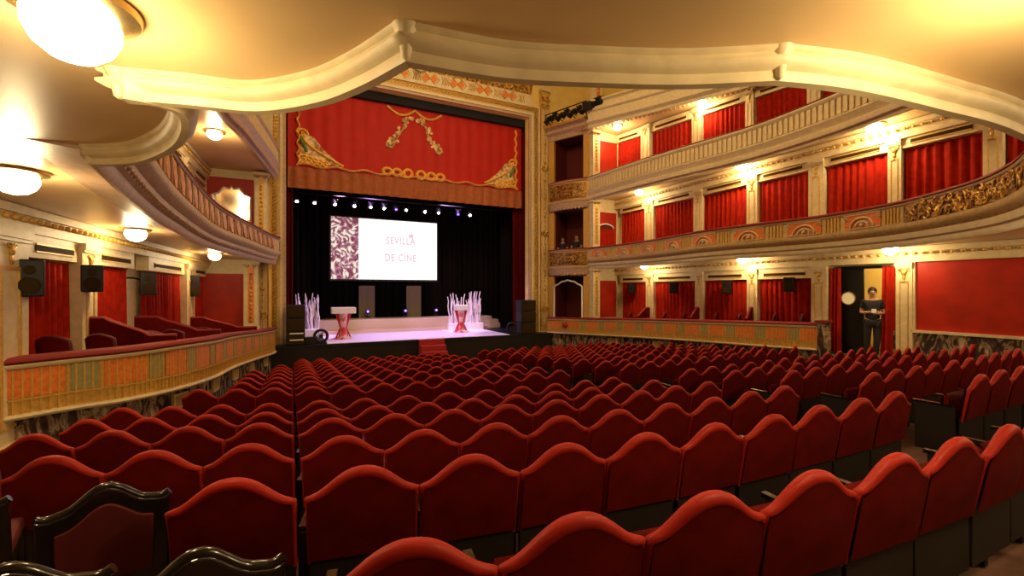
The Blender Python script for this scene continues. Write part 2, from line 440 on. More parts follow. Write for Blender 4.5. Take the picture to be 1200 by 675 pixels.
b = MB(); path_scrolls(b, band, d+.1, band.L, 130, .20, (.04, .13), .017); b.build('gilded_scrollwork', M_relief, root, smooth=60, label='raised gilded scrollwork')
b = MB(); beads(b, P, .12, 0, .30, .03, .42); b.build('bead_ornament', M_orange, root, smooth=60)

P = PML = Path(flat(ML, ZE, 1.80)); p0 = P.p[0]
root = empty('balcony_parapet', (p0[0], p0[1], ZE), 0, 'first balcony front on left with mauve mouldings and slanted orange leaves', 'balcony front')
mid_profile_parts(P, root, M_mauve, M_tan)
band = Path([(a[0], a[1], ZE+.47, 1.76) for a in P.p], smooth=False)
d = .3
while d < band.L-.4:
    b = MB()
    ds = [0, .08, .16, .20, .12, .04]
    lf = ((.05, .06), (.22, .10), (.36, .5), (.42, .94), (.16, .92), (.02, .5))
    fr = [on_path(band, d+q, t, .20) for q, t in lf]
    bk = [on_path(band, d+q, t, .155) for q, t in lf]
    b.add(fr+bk, [(0, 1, 2, 3, 4, 5)]+[(i, (i+1) % 6, 6+(i+1) % 6, 6+i) for i in range(6)])
    b.build('leaf_panel', mat('leaf_orange_paint', (.85, .38, .10), .5, noise=.35, nscale=12), root, label='orange leaf motif')
    b = MB(); b.tube([on_path(band, d+.47+.06*q, .05+.9*q, .185) for q in (0, .25, .5, .75, 1)], .03, 6); b.build('leaf_rib', M_mauve, root, smooth=60)
    d += .58
b = MB(); sweep(b, P, rect(.02, .09, 0, 0, .15, .21)); beads(b, P, .09, 0, .18, .05, .16, sz=.7); b.build('egg_moulding', M_mauve, root, smooth=60)

# scalloped rear edge of first balcony (roll moulding + front wall above, facing the stage)
root = empty('balcony_parapet', (.4, 1.75, ZE), 0, 'cream scalloped edge of the low balcony overhead across the top', 'balcony front')
rear = []
for pts in (REAR1, REAR2, REAR3, REAR4):
    rear += [(p.x, p.y) for p in catmull([Vector((a, b, 0)) for a, b in pts], 10)][(1 if rear else 0):]
for _once in (1,):
    P = Path(flat(rear, ZE, 1.76), smooth=False)
    sg = 1 if (P.nr[3].x*(P.p[4][1]-P.p[2][1])-P.nr[3].y*(P.p[4][0]-P.p[2][0])) > 0 else -1
    for i in range(len(P.p)):
        a = (P.p[i]-P.p[i-1]).to_2d() if False else (Vector(P.p[i][:2])-Vector(P.p[i-1][:2]) if i else Vector(P.p[1][:2])-Vector(P.p[0][:2]))
        c = Vector(P.p[i+1][:2])-Vector(P.p[i][:2]) if i < len(P.p)-1 else a
        a.normalize(); c.normalize()
        n1 = Vector((a.y, -a.x))*sg; n2 = Vector((c.y, -c.x))*sg; m = n1+n2; m.normalize()
        P.nr[i] = m*min(1/max(m.dot(n1), .3), 1.6)
    P.miter = True
    b = MB(); sweep(b, P, [(-.06, 0, .14), (-.05, 0, .118), (-.035, 0, .110), (-.035, 0, .095), (-.055, 0, .085), (-.055, 0, .072), (-.03, 0, .050), (-.01, 0, .040), (-.01, 0, .022), (.0, 0, .0), (.04, 0, -.003), (.07, 0, .03), (.08, 0, .08), (.08, 0, .14)])
    b.build('scallop_moulding', M_cream, root, smooth=50)
    b = MB(); sweep(b, P, [(.0, 0, .14), (.08, 0, .14), (.10, 0, .30), (.12, 0, .42), (.12, 1, 0), (0, 1, 0)]); b.build('parapet_band', M_bronze, root, smooth=35)
    b = MB(); sweep(b, P, [(-.10, 1, 0), (.14, 1, 0), (.17, 1, .04), (.13, 1, .08), (-.08, 1, .08)]); b.build('velvet_rail', M_rail, root, smooth=60)
for (x, y, dx, dy) in ((.40, 1.75, 0, 1), (-.73, 2.70, -1, 0), (-1.3, 4.2, -.7, .2), (1.87, 1.2, 0, 1)):
    b = MB(); b.lathe([(.001, -.002), (.018, .01), (.026, .05), (.034, .09), (.055, .125), (.060, .14)], 10, c=(x, y-.01, ZE)); b.build('cusp_ornament', M_cream, root, smooth=50)

# second balcony fronts
def upper_front(pts, label, mm, bal=True):
    P = Path(flat(pts, 3.84, 4.87)); p0 = P.p[0]
    root = empty('balcony_parapet', (p0[0], p0[1], 3.84), 0, label, 'balcony front')
    b = MB(); sweep(b, P, [(-.4, 0, .20), (-.05, 0, .16), (-.03, 0, 0), (.04, 0, 0), (.06, 0, .06), (.14, 0, .10), (.16, 0, .16), (.16, 0, .22), (.10, 0, .26), (-.4, 0, .26)]); b.build('lower_moulding', mm, root, smooth=35)
    b = MB(); sweep(b, P, [(-.1, 0, .26), (.09, 0, .26), (.17, 0, .38), (.20, 0, .42), (.20, 0, .46), (.13, 0, .49), (-.1, 0, .49)]); b.build('middle_moulding', mm, root, smooth=35)
    b = MB(); sweep(b, P, rect(-.1, .10, 0, 1, .49, -.12)); b.build('parapet_band', M_tan, root)
    if bal:
        Q = Path([(a[0], a[1], 3.84+.49, 4.75) for a in P.p], smooth=False)
        b = MB(); slats(b, Q, .10, .03, .97, .10, .04, .16); b.build('baluster_row', M_cream, root)
    b = MB(); sweep(b, P, [(-.1, 1, -.12), (.13, 1, -.12), (.18, 1, -.06), (.18, 1, -.02), (.15, 1, 0), (-.1, 1, 0)]); b.build('top_moulding', mm, root, smooth=35)
    b = MB(); sweep(b, P, [(-.10, 1, 0), (.12, 1, 0), (.15, 1, .03), (.1, 1, .06), (-.10, 1, .06)]); b.build('velvet_rail', M_rail, root, smooth=60)
    return P
upper_front(UR, 'second balcony front on right, cream balusters between plain mouldings', M_cream)
upper_front(UL, 'second balcony front on left, mauve mouldings above the mirror', M_mauve)

# third balcony front
P = Path(flat(TR, 6.85, 7.95)); p0 = P.p[0]
root = empty('balcony_parapet', (p0[0], p0[1], 6.85), 0, 'third balcony front, topmost on the right, cream stepped mouldings', 'balcony front')
b = MB(); sweep(b, P, [(-.5, 0, .15), (-.1, 0, .12), (0, 0, 0), (.08, 0, 0), (.10, 0, .1), (.22, 0, .2), (.22, 0, .3), (.14, 0, .34), (-.5, 0, .34)]); b.build('lower_moulding', M_cream, root, smooth=35)
b = MB(); slats(b, P, -.30, 0, 0, .01, .01, 5); 
for i in range(int(P.L/.17)):
    sweep(b, P, rect(-.25, -.02, 0, 0, .02, .13), .05+i*.17, .12+i*.17)
b.build('dentil_row', M_tan, root)
b = MB(); sweep(b, P, [(-.1, 0, .34), (.10, 0, .34), (.12, 0, .6), (.22, 0, .66), (.22, 0, .72), (.12, 0, .76), (-.1, 0, .76)]); b.build('middle_moulding', M_cream, root, smooth=35)
b = MB(); sweep(b, P, [(-.1, 0, .76), (.08, 0, .76), (.08, 1, -.12), (.2, 1, -.06), (.2, 1, 0), (-.1, 1, 0)]); b.build('top_moulding', M_cream, root, smooth=35)

# ------------------------------------------------------------------ side walls with bays
def curtain(name, a, b_, zt, zb, label, cat='curtain', group=None, amp=.062, folds=None, part=None, flare=0, seed=0, m=None):
    a = Vector(a); b_ = Vector(b_); L = (b_-a).length; t = (b_-a).normalized(); n = Vector((-t.y, t.x))
    folds = folds or max(3, int(L/.17)); rnd = random.Random(seed); ph = [rnd.uniform(0, 6.28) for _ in range(3)]
    mb = MB(); nu = folds*7
    def fn(u, v):
        z = zt+(zb-zt)*v
        w = amp*(.35+.65*v)*(sin(u*folds*2*pi+ph[0]+.8*sin(u*9+ph[1]))+.35*sin(u*folds*4.6*pi+ph[2]))
        uu = .5+(u-.5)*(1+flare*v)
        p = a+t*(L*uu)+n*w
        return (p.x, p.y, z)
    mb.grid(fn, nu, 6)
    c = (a+b_)/2
    if part is not None: return mb.build(name, m or M_curtain, part, smooth=80)
    root = empty(name, (c.x, c.y, zb), 0, label, cat, group)
    mb.build('cloth', m or M_curtain, root, smooth=80)
    h = MB(); h.tube([(a.x, a.y, zt+.01), (b_.x, b_.y, zt+.01)], .018, 6); h.build('curtain_rod', M_brass, root)
    return root

def pilaster(x, y0, y1, zb, zt, sgn, label, depth=.24, group=None, flare=0):
    """against a wall at x; projects towards -sgn*x"""
    yc = (y0+y1)/2; w = abs(y1-y0)/2
    root = empty('pilaster', (x-sgn*depth/2, yc, zb), 0, label, 'pilaster', group)
    f = x-sgn*depth
    X = lambda a, b: (min(a, b), max(a, b))
    b = MB(); b.box(*X(x, f), yc-w, yc+w, zb, zt); b.build('shaft', M_cream, root)
    # framed recessed panel
    b = MB(); h0 = zb+(zt-zb)*.12; h1 = zt-.48
    for (ya, yb, za, zb_) in ((yc-w*.55, yc-w*.42, h0, h1), (yc+w*.42, yc+w*.55, h0, h1), (yc-w*.55, yc+w*.55, h0-.04, h0), (yc-w*.55, yc+w*.55, h1, h1+.04)):
        b.box(*X(f, f-sgn*.015), ya, yb, za, zb_)
    b.build('panel_frame', M_goldp, root)
    b = MB(); b.box(*X(f, f-sgn*.05), yc-w*1.06, yc+w*1.06, zt-.10, zt); b.box(*X(f, f-sgn*.03), yc-w*1.02, yc+w*1.02, zt-.14, zt-.10); b.build('capital', M_cream, root)
    b = MB()
    b.ball((f-sgn*.015, yc, zt-.24), .07, 6, 1.1, .5, .8); b.ball((f-sgn*.015, yc, zt-.36), .045, 6, 1.4, .5, .8); b.ball((f-sgn*.015, yc, zt-.45), .022, 6, 1.4, .5, .8)
    for s2 in (-1, 1): b.tube(scroll_pts((f-sgn*.02, yc+s2*.06, zt-.20), (0, s2, 0), (0, 0, 1), .04, 1.1), .012, 5)
    b.build('capital_ornament', M_gold, root, smooth=60, label='gilt foliage ornament')
    b = MB(); b.box(*X(x, f-sgn*.04), yc-w*1.06, yc+w*1.06, zb, zb+.10); b.build('plinth', M_cream, root)
    return root

def cornice(x, y0, y1, zb, zt, sgn, nm, label):
    X = lambda a, b: (min(a, b), max(a, b))
    f = x-sgn*.24
    b = MB(); h = zt-zb
    b.box(*X(x, f), y0, y1, zb, zt); b.box(*X(f, f-sgn*.06), y0, y1, zt-h*.28, zt); b.box(*X(f, f-sgn*.03), y0, y1, zb, zb+.05)
    struct(nm, b, M_cream, label=label)
    b = MB(); y = y0+.08
    while y < y1: b.ball((f-sgn*.05, y, zt-h*.45), .042, 5, .9); y += .17
    o = struct(nm, b, M_goldp, smooth=60, label='bead row on '+label)

TN = [3]
def wall_level(side, xf, bays, zcb, zct, zwb, zwt, lvl, end_y, curtain_words, pil_words, grille=True, skip_curt=()):
    """bays: list of (y_hi,y_lo). Back wall, curtains, pilasters, vents."""
    sgn = 1 if side == 'right' else -1
    X = lambda a, b: (min(a, b), max(a, b))
    bays = sorted(bays)
    for i, (ya, yb) in enumerate(bays):
        xa, xb = xf(ya), xf(yb); xm = (xa+xb)/2
        if i not in skip_curt:
            curtain('box_curtain', (xa-sgn*.10, ya+.02), (xb-sgn*.10, yb-.02), zct-.02, zcb, curtain_words[i], seed=i+int(zct*7))
        # lintel over bay
        TN[0] += 1
        b = MB(); M = None
        b.bar((xa-sgn*.10, ya-.01), (xb-sgn*.10, yb+.01), .22, zct, zwt); struct('trim_%d' % TN[0], b, M_cream, label='lintel over the %s' % curtain_words[i])
        root = empty('air_vent', (xm-sgn*.215, (ya+yb)/2, zct+.08), 0, 'narrow dark vent slot above the '+curtain_words[i].replace('red velvet ', ''), 'vent')
        b = MB(); q = .12; ex = .215
        aa = (xa+(xb-xa)*q-sgn*ex, ya+(yb-ya)*q); bb = (xa+(xb-xa)*(1-q)-sgn*ex, ya+(yb-ya)*(1-q))
        b.bar(aa, bb, .012, zct+.09, zct+.17); b.build('slot', M_grille, root)
        b = MB(); b.bar(aa, bb, .03, zct+.17, zct+.19); b.bar(aa, bb, .03, zct+.07, zct+.09); b.build('slot_frame', M_goldp, root)
    for i in range(len(bays)-1):
        ya, yb = bays[i][1], bays[i+1][0]
        if yb-ya < .8: pilaster(xf((ya+yb)/2), ya, yb, zwb, zwt-.0, sgn, pil_words[i])
# right lower
R1 = [(13.92, 15.55), (11.43, 13.5), (9.39, 11.09), (7.41, 9.04)]
ords = ['first', 'second', 'third', 'fourth', 'fifth', 'sixth', 'seventh', 'eighth', 'ninth', 'tenth', 'eleventh', 'twelfth', 'thirteenth', 'fourteenth', 'fifteenth', 'sixteenth', 'seventeenth']
def cw(n, where, frm): return ['red velvet curtain of %s, %s from %s' % (where, ords[n-1-i], frm) for i in range(n)]
def pw(n, where, frm): return ['cream pilaster between curtains of %s, %s from %s' % (where, ords[n-1-i], frm) for i in range(n)]
wall_level('right', lambda y: WXR, R1, -1.75, .34, -1.8, .66, 'lower', 15.8, cw(4, 'lowest right boxes', 'the stage'), pw(3, 'lowest right boxes', 'the stage'))
R2 = [(14.0, 15.55), (11.5, 13.5), (9.4, 11.13), (7.5, 9.04), (5.64, 7.1), (3.97, 5.37), (2.2, 3.68), (.4, 1.9)]
wall_level('right', lambda y: WXR, R2, 1.33, 3.39, 1.33, 3.62, 'mid', 15.8, cw(8, 'first balcony on right', 'the stage'), pw(7, 'first balcony on right', 'the stage'))
R3 = [(14.54, 15.8), (12.23, 14.03), (10.25, 11.86), (8.4, 9.95), (6.5, 8.0), (4.6, 6.1)]
wall_level('right', uwx, R3, 4.32, 6.61, 4.32, 6.95, 'up', 15.8, cw(6, 'second balcony on right', 'the stage'), pw(5, 'second balcony on right', 'the stage'))
# left
L1 = [(7.72, 8.99), (9.58, 11.19), (12.02, 14.73), (15.8, 17.18)]
wall_level('left', lwx, L1, -1.9, .42, -1.9, .72, 'lower', 17.5, cw(4, 'lowest left boxes', 'the stage'), pw(3, 'lowest left boxes', 'the stage'))
L2 = [(9.58, 11.19), (12.02, 14.73), (15.8, 17.18)]
wall_level('left', lwx, L2, 1.33, 3.39, 1.33, 3.62, 'mid', 17.5, cw(3, 'first balcony on left', 'the stage'), pw(2, 'first balcony on left', 'the stage'))
# fix up wide gaps with pilasters on left (gaps between bays up to 1.1 m)
pilaster(lwx(15.26), 14.73, 15.8, -1.9, .72, -1, 'broad cream pilaster nearest the stage in lowest left boxes')
pilaster(lwx(15.26), 14.73, 15.8, 1.33, 3.62, -1, 'broad cream pilaster nearest the stage in first balcony left')
pilaster(lwx(7.3), 6.9, 7.72, -1.9, .72, -1, 'cream pilaster at the near end of the left boxes')
# backing walls
b = MB(); b.bar((lwx(-5.2)-.12, -5.2), (lwx(18)-.12, 18), .2, -3.2, 7.2); struct('wall_left', b, M_cream)
b = MB(); b.box(WXR, WXR+.2, 6.85, 18, -3.2, 1.03); b.box(WXR, WXR+.2, 5.75, 6.85, .6, 1.03); b.box(WXR, WXR+.2, -5.2, 5.75, -3.2, 1.03); b.box(WXR, WXR+.2, 5.75, 6.85, -3.2, -1.72); struct('wall_right', b, M_cream)
b = MB(); b.box(WXR, WXR+.2, -5.2, 18, 1.03, 4.1); struct('wall_right', b, M_cream)
b = MB(); b.bar((uwx(-4)+.12, -4), (uwx(18)+.12, 18), .1, 4.1, 7.1); struct('wall_right', b, M_cream)
b = MB(); b.bar((16.2, -4), (13.6, 18), .1, 7.0, 11.6); struct('wall_right', b, M_yellowwall)
# cornices
cornice(WXR, -5, 15.85, .66, 1.02, 1, 'trim_60', 'cornice of the lowest right level')
cornice(WXR, -5, 15.85, 3.62, 4.0, 1, 'trim_61', 'cornice of the first balcony right wall')
for a, bb in ((.72, 1.02), (3.62, 4.0)):
    b = MB(); b.bar((lwx(-5)+.12, -5), (lwx(17.5)+.12, 17.5), .24, a, bb); b.bar((lwx(-5)+.20, -5), (lwx(17.5)+.20, 17.5), .2, bb-.1, bb); struct('trim_62', b, M_cream, label='cornice on the left wall')
    b = MB(); y = -4.9
    while y < 17.4: b.ball((lwx(y)+.27, y, a+(bb-a)*.5), .042, 5, .9); y += .17
    struct('trim_62', b, M_goldp, smooth=60, label='bead row on the left cornice')

# end walls of the side galleries (facing the back of the hall)
def endwall(x0, x1, y, z0, z1, px0, px1, pz0, pz1, label, cloth=M_redwall):
    b = MB(); b.box(x0, x1, y, y+.2, z0, z1); struct('wall_end', b, M_cream)
    root = empty('wall_panel', ((px0+px1)/2, y, pz0), 0, label, 'wall panel')
    b = MB(); b.box(px0, px1, y-.02, y, pz0, pz1); b.build('cloth_field', cloth, root)
    b = MB()
    for (a0, a1, c0, c1) in ((px0-.06, px0, pz0, pz1), (px1, px1+.06, pz0, pz1), (px0-.06, px1+.06, pz1, pz1+.06)): b.box(a0, a1, y-.05, y, c0, c1)
    b.build('panel_frame', M_cream, root)
    return root
endwall(11.6, 13.5, 15.85, -2.2, 1.0, 11.9, 13.1, -1.2, .42, 'red cloth panel at stage end of lowest right boxes')
endwall(11.6, 13.5, 15.85, 1.0, 4.0, 11.9, 13.1, 1.4, 3.45, 'red cloth panel at stage end of first balcony right')
endwall(11.6, 13.6, 15.85, 4.0, 7.0, 11.75, 13.15, 4.3, 6.6, 'red cloth panel at stage end of second balcony right')
endwall(-3.2, -1.0, 17.5, -2.4, 1.0, -2.62, -1.46, -1.4, .55, 'red cloth panel at stage end of lowest left boxes')
endwall(-3.2, -.7, 17.5, 1.0, 4.0, -2.5, -1.15, 1.5, 3.75, 'red cloth panel behind the arched mirror, first balcony left')
endwall(-3.2, -.6, 17.5, 4.0, 7.2, -2.5, -1.15, 4.5, 6.6, 'red cloth panel at stage end of second balcony left')
# arched dark doorway on mid end wall right
root = empty('arched_niche', (12.5, 15.8, 1.4), 0, 'dark arched doorway with white arch trim in red end panel right', 'niche')
b = MB(); prof = [(-.42, 1.35)]+[(-.42, 2.75)]+[(-.42*cos(pi*i/10), 2.75+.18*sin(pi*i/10)) for i in range(1, 10)]+[(.42, 2.75), (.42, 1.35)]
vs = [(12.5+x, 15.80, z) for x, z in prof]+[(12.5+x, 15.83, z) for x, z in prof]; n = len(prof)
b.add(vs, [tuple(range(n)), tuple(range(n, 2*n))[::-1]]+[(i, (i+1) % n, n+(i+1) % n, n+i) for i in range(n)]); b.build('opening', M_padred, root)
b = MB(); b.tube([(12.5+x, 15.79, z) for x, z in prof[1:-1]], .035, 6); b.build('arch_trim', M_whitep, root, smooth=60)
curtain('inner_curtain', (12.12, 15.76), (12.88, 15.76), 2.7, 1.36, None, part=root, amp=.02)
# mirror on left
root = empty('wall_mirror', (-1.8, 17.45, 2.3), 0, 'arched white-framed mirror on the red panel, upper left', 'mirror')
prof = [(-.55, 2.3), (-.55, 3.15), (-.36, 3.22), (-.22, 3.42), (-.06, 3.38), (0, 3.46), (.06, 3.38), (.22, 3.42), (.36, 3.22), (.55, 3.15), (.55, 2.3)]
vs = [(-1.8+x, 17.44, z) for x, z in prof]+[(-1.8+x, 17.48, z) for x, z in prof]; n = len(prof)
b = MB(); b.add(vs, [tuple(range(n)), tuple(range(n, 2*n))[::-1]]+[(i, (i+1) % n, n+(i+1) % n, n+i) for i in range(n)]); b.build('glass', M_mirror, root)
b = MB(); b.tube([(-1.8+x, 17.43, z) for x, z in prof], .03, 6); b.build('mirror_frame', M_whitep, root)
def endpillar(x0, x1, y0, y1, z0, z1, label, inlay=True):
    root = empty('pillar', ((x0+x1)/2, (y0+y1)/2, z0), 0, label, 'pillar')
    b = MB(); b.box(x0, x1, y0, y1, z0, z1); b.build('shaft', M_cream, root)
    b = MB(); b.box(x0-.05, x1+.05, y0-.05, y1+.05, z1-.1, z1); b.box(x0-.05, x1+.05, y0-.05, y1+.05, z0, z0+.12); b.build('plinth_and_cap', M_cream, root)
    w = x1-x0
    b = MB(); b.box(x0+w*.28, x1-w*.28, y0-.015, y0, z0+.25, z1-.2); b.build('inlay', M_orange if inlay else M_goldp, root, label='orange and gold inlay')
    b = MB()
    for i in range(int((z1-z0-.5)/.14)):
        b.ball(((x0+x1)/2, y0-.02, z0+.33+i*.14), .045, 5, 1.2)
    b.build('inlay_ornament', M_gold, root, smooth=60)
    b = MB()
    for s2 in (-1, 1): b.tube(scroll_pts(((x0+x1)/2+s2*w*.3, y0-.03, z1-.13), (s2, 0, 0), (0, 0, 1), .09, 1.2), .022, 6)
    b.build('capital_scrolls', M_gold, root, smooth=60)
endpillar(-1.42, -1.02, 17.1, 17.5, -1.35, .95, 'cream pillar with orange inlay beside the left end panel')
endpillar(-1.1, -.75, 17.1, 17.5, 1.5, 3.95, 'gold pillar right of the arched mirror', False)
endpillar(11.62, 11.98, 15.55, 15.85, -1.35, .95, 'cream pillar at corner of lowest right boxes', False)
endpillar(11.62, 11.98, 15.55, 15.85, 1.76, 3.9, 'cream pillar at corner of first balcony right', False)
endpillar(11.62, 11.98, 15.55, 15.85, 4.87, 6.9, 'cream pillar at corner of second balcony right', False)
endpillar(11.75, 12.1, 15.6, 15.95, 7.6, 9.2, 'short column above third balcony corner, top right of the stage')

# ------------------------------------------------------------------ lower right: door, person area, red wall field
root = empty('wall_panel', (WXR-.26, 2.5, -.93), 0, 'large plain red cloth wall field right of the doorway', 'wall panel')
b = MB(); b.box(WXR-.20, WXR, -4.9, 5.10, -.93, .66); b.build('cloth_field', M_redwall, root)
b = MB(); b.box(WXR-.26, WXR, 5.10, 5.16, -.93, .66); b.box(WXR-.28, WXR, -4.9, 5.16, -.99, -.93); b.build('panel_frame', M_cream, root)
b = MB(); b.box(WXR-.22, WXR, -4.9, 5.55, -2.6, -.99); struct('trim_80', b, M_marble, label='veined marble dado right of the doorway')
pilaster(WXR, 5.14, 5.46, -1.72, .66, 1, 'cream pilaster right of the doorway', depth=.28)
pilaster(WXR, 7.0, 7.40, -1.72, .66, 1, 'cream pilaster left of the doorway', depth=.28)
b = MB(); b.box(12.62, 13.5, 4.9, 7.4, -2.7, -1.71); struct('floor', b, M_marble, label='raised landing in front of the doorway')
b = MB(); b.box(13.5, 15.6, 4.6, 8.0, -1.81, -1.71); struct('floor', b, M_carpet, label='corridor floor')
b = MB(); b.box(15.4, 15.6, 3.6, 9, -1.8, 1.03); b.box(13.5, 15.6, 8.0, 8.2, -1.8, 1.03); b.box(13.5, 15.6, 4.2, 4.4, -1.8, 1.03); struct('wall_corridor', b, M_yellowwall)
b = MB(); b.box(WXR-.02, WXR+.22, 6.85, 6.92, -1.71, .60); b.box(WXR-.02, WXR+.22, 5.68, 5.75, -1.71, .60); b.box(WXR-.02, WXR+.22, 5.68, 6.92, .56, .63); struct('trim_81', b, M_black, label='dark door frame')
root = empty('door_leaf', (WXR+.05, 6.85, -1.71), 0, 'black padded door leaf with round brass-rimmed window', 'door')
b = MB(); b.box(WXR+.02, WXR+.07, 6.27, 6.85, -1.70, .56); lfp = b.build('leaf', M_black, root, bevel=.006)
b = MB(); Mx = Matrix.Rotation(pi/2, 4, 'Y')
b.lathe([(.15, -.035), (.15, .035)], 24, Mx, (WXR+.045, 6.62, -.22)); b.build('window_pane', mat('lit_round_glass', (.75, .6, .28), .3, emit=.35, ecol=(1, .75, .35)), lfp, smooth=40)
b = MB(); b.tube([(WXR+.005, 6.62+.17*cos(2*pi*i/24), -.22+.17*sin(2*pi*i/24)) for i in range(24)], .02, 6, closed=True); b.build('window_rim', M_brass, lfp, smooth=60)
curtain('door_curtain', (WXR-.20, 6.98), (WXR-.20, 6.70), .58, -1.66, 'red door curtain left of the black door leaf', amp=.05, folds=3, seed=4)
curtain('door_curtain', (WXR-.20, 5.76), (WXR-.20, 5.50), .58, -1.66, 'red door curtain right of the standing person', amp=.05, folds=3, flare=.35, seed=5)

# parapet end post
root = empty('parapet_post', (12.5, 6.85, -2.2), 0, 'dark marble post at the near end of the right parapet', 'post')
b = MB(); b.box(12.45, 12.75, 6.75, 6.93, -2.3, -.86); b.build('post_body', M_marble, root); b = MB(); b.box(12.41, 12.79, 6.71, 6.97, -.86, -.80); b.build('post_cap', M_rail, root)

# ------------------------------------------------------------------ proscenium
YP = 18.0; OX0, OX1, OZ1 = -.19, 9.77, 7.94; SZ = -1.94
b = MB(); b.box(-5.3, OX0, YP, YP+.3, -3.4, 11.5); b.box(OX1, 18, YP, YP+.3, -3.4, 11.5); b.box(OX0, OX1, YP, YP+.3, OZ1, 11.5); struct('wall_stage', b, mat('ochre_wall', (.85, .62, .20), .5, noise=.1, nscale=3))
root = empty('proscenium_arch', (4.8, YP, SZ), 0, 'gilded proscenium frame around the stage opening', 'proscenium')
fr = [('inner_moulding', 0, .10, .10, M_mauve), ('cream_fillet', .10, .19, .16, M_cream), ('brown_fillet', .19, .27, .12, M_tan), ('rope_bed', .27, .46, .08, M_goldp), ('outer_fillet', .46, .54, .16, M_cream)]
for nm, a, c, dp, mm in fr:
    b = MB(); b.box(OX0-c, OX0-a, YP-dp, YP, SZ-.6, OZ1+c); b.box(OX1+a, OX1+c, YP-dp, YP, SZ-.6, OZ1+c); b.box(OX0-a, OX1+a, YP-dp, YP, OZ1+a, OZ1+c); b.build(nm, mm, root)
b = MB(); z = SZ
while z < OZ1+.3:
    for x in (OX0-.365, OX1+.365):
        b.tube([(x-.07, YP-.1, z), (x, YP-.13, z+.06), (x+.07, YP-.1, z+.12)], .03, 5)
    z += .13
x = OX0-.3
while x < OX1+.3: b.tube([(x, YP-.1, OZ1+.30), (x+.06, YP-.13, OZ1+.365), (x+.12, YP-.1, OZ1+.43)], .03, 5); x += .13
b.build('rope_ornament', M_gold, root, smooth=60)
# frieze with red diamonds
b = MB(); b.box(OX0-.3, OX1+.1, YP-.10, YP, 8.48, 8.98); b.build('frieze_band', M_cream, root)
x = .3; k = 0
while x < 9.7:
    for s2 in (-1, 1):
        b = MB()
        cx = x+s2*.17; vs = [(cx-.15, YP-.12, 8.73), (cx, YP-.12, 8.56), (cx+.15, YP-.12, 8.73), (cx, YP-.12, 8.90)]
        b.add(vs+[(q[0], YP-.09, q[2]) for q in vs], [(0, 1, 2, 3), (0, 4, 5, 1), (1, 5, 6, 2), (2, 6, 7, 3), (3, 7, 4, 0)])
        b.build('red_diamond', M_orange, root)
    x += 1.2
b = MB(); x = .3
while x < 9.7:
    b.tube([(x-.40, YP-.13, 8.73), (x-.2, YP-.13, 8.94), (x, YP-.13, 8.73), (x+.2, YP-.13, 8.52), (x+.40, YP-.13, 8.73), (x+.2, YP-.13, 8.94), (x, YP-.13, 8.73), (x-.2, YP-.13, 8.52)], .02, 5, closed=True)
    for q in range(3): b.tube([(x+.5+q*.1, YP-.12, 8.55), (x+.62+q*.1, YP-.12, 8.9)], .015, 5); b.tube([(x+.5+q*.1, YP-.12, 8.9), (x+.62+q*.1, YP-.12, 8.55)], .015, 5)
    x += 1.2
b.build('frieze_lattice', M_gold, root)
b = MB(); b.grid(lambda u, v: (OX0-.3+10.4*u, YP-.08-.55*v*v, 9.0+1.0*v), 20, 6); b.build('relief_cove', M_relief, root, smooth=60)
b = MB()
for i in range(150):
    v = random.random(); x = random.uniform(0, 9.8); z = 9.0+v; y = YP-.12-.55*v*v
    b.tube(scroll_pts((x, y, z), (1, 0, 0), (0, -.3, 1), random.uniform(.06, .16), random.choice([.8, 1.2]), random.choice([-1, 1]), 12, random.uniform(0, 6)), .022, 5)
b.build('relief_scrolls', M_relief, root, smooth=60)
b = MB(); b.tube([(4.66+.30*cos(2*pi*i/24), YP-.32, 9.18+.30*sin(2*pi*i/24)) for i in range(24)], .05, 6, closed=True); b.lathe([(.001, -.04), (.16, -.04), (.2, 0), (.16, .04)], 14, Matrix.Rotation(pi/2, 4, 'X'), (4.66, YP-.3, 9.18)); b.build('medallion', M_cream, root, smooth=50)
b = MB(); b.box(OX0-.3, OX1+.3, YP-.75, YP, 10.0, 10.15); b.box(OX0-.54, OX0-.44, YP-.3, YP, SZ, 10.2); b.build('crown_moulding', M_goldp, root)
# pilasters flanking
def tall_pilaster(x0, x1, label):
    root = empty('tall_pilaster', ((x0+x1)/2, YP-.15, -2.4), 0, label, 'pilaster')
    b = MB(); b.box(x0, x1, YP-.22, YP, -2.4, 9.3); b.build('shaft', M_goldp, root)
    w = x1-x0; b = MB()
    for q in (.15, .38, .62, .85): b.box(x0+w*q-.012, x0+w*q+.012, YP-.26, YP-.22, -1.6, 8.4)
    b.build('fluting', M_cream, root)
    b = MB()
    for i in range(46): b.ball(((x0+x1)/2, YP-.24, 8.45+.0+(-i*.21)), .045 if i % 4 else .075, 5, 1.2)
    b.build('bead_chain', M_gold, root, smooth=60)
    b = MB()
    for s2 in (-1, 1):
        for zz in (8.5, 8.85, 5.6, 2.6, -.9): b.tube(scroll_pts(((x0+x1)/2+s2*w*.28, YP-.26, zz), (s2, 0, 0), (0, 0, 1), .12, 1.3), .03, 6)
    b.build('capital_scrolls', M_gold, root, smooth=60)
    b = MB(); b.box(x0-.04, x1+.04, YP-.32, YP, 8.9+.3, 9.35); b.box(x0-.04, x1+.04, YP-.30, YP, -2.4, -1.9); b.build('cap_and_plinth', M_cream, root)
tall_pilaster(10.34, 10.72, 'tall gilded pilaster right of the stage opening')
tall_pilaster(-1.08, -.76, 'tall gilded pilaster left of the stage opening')

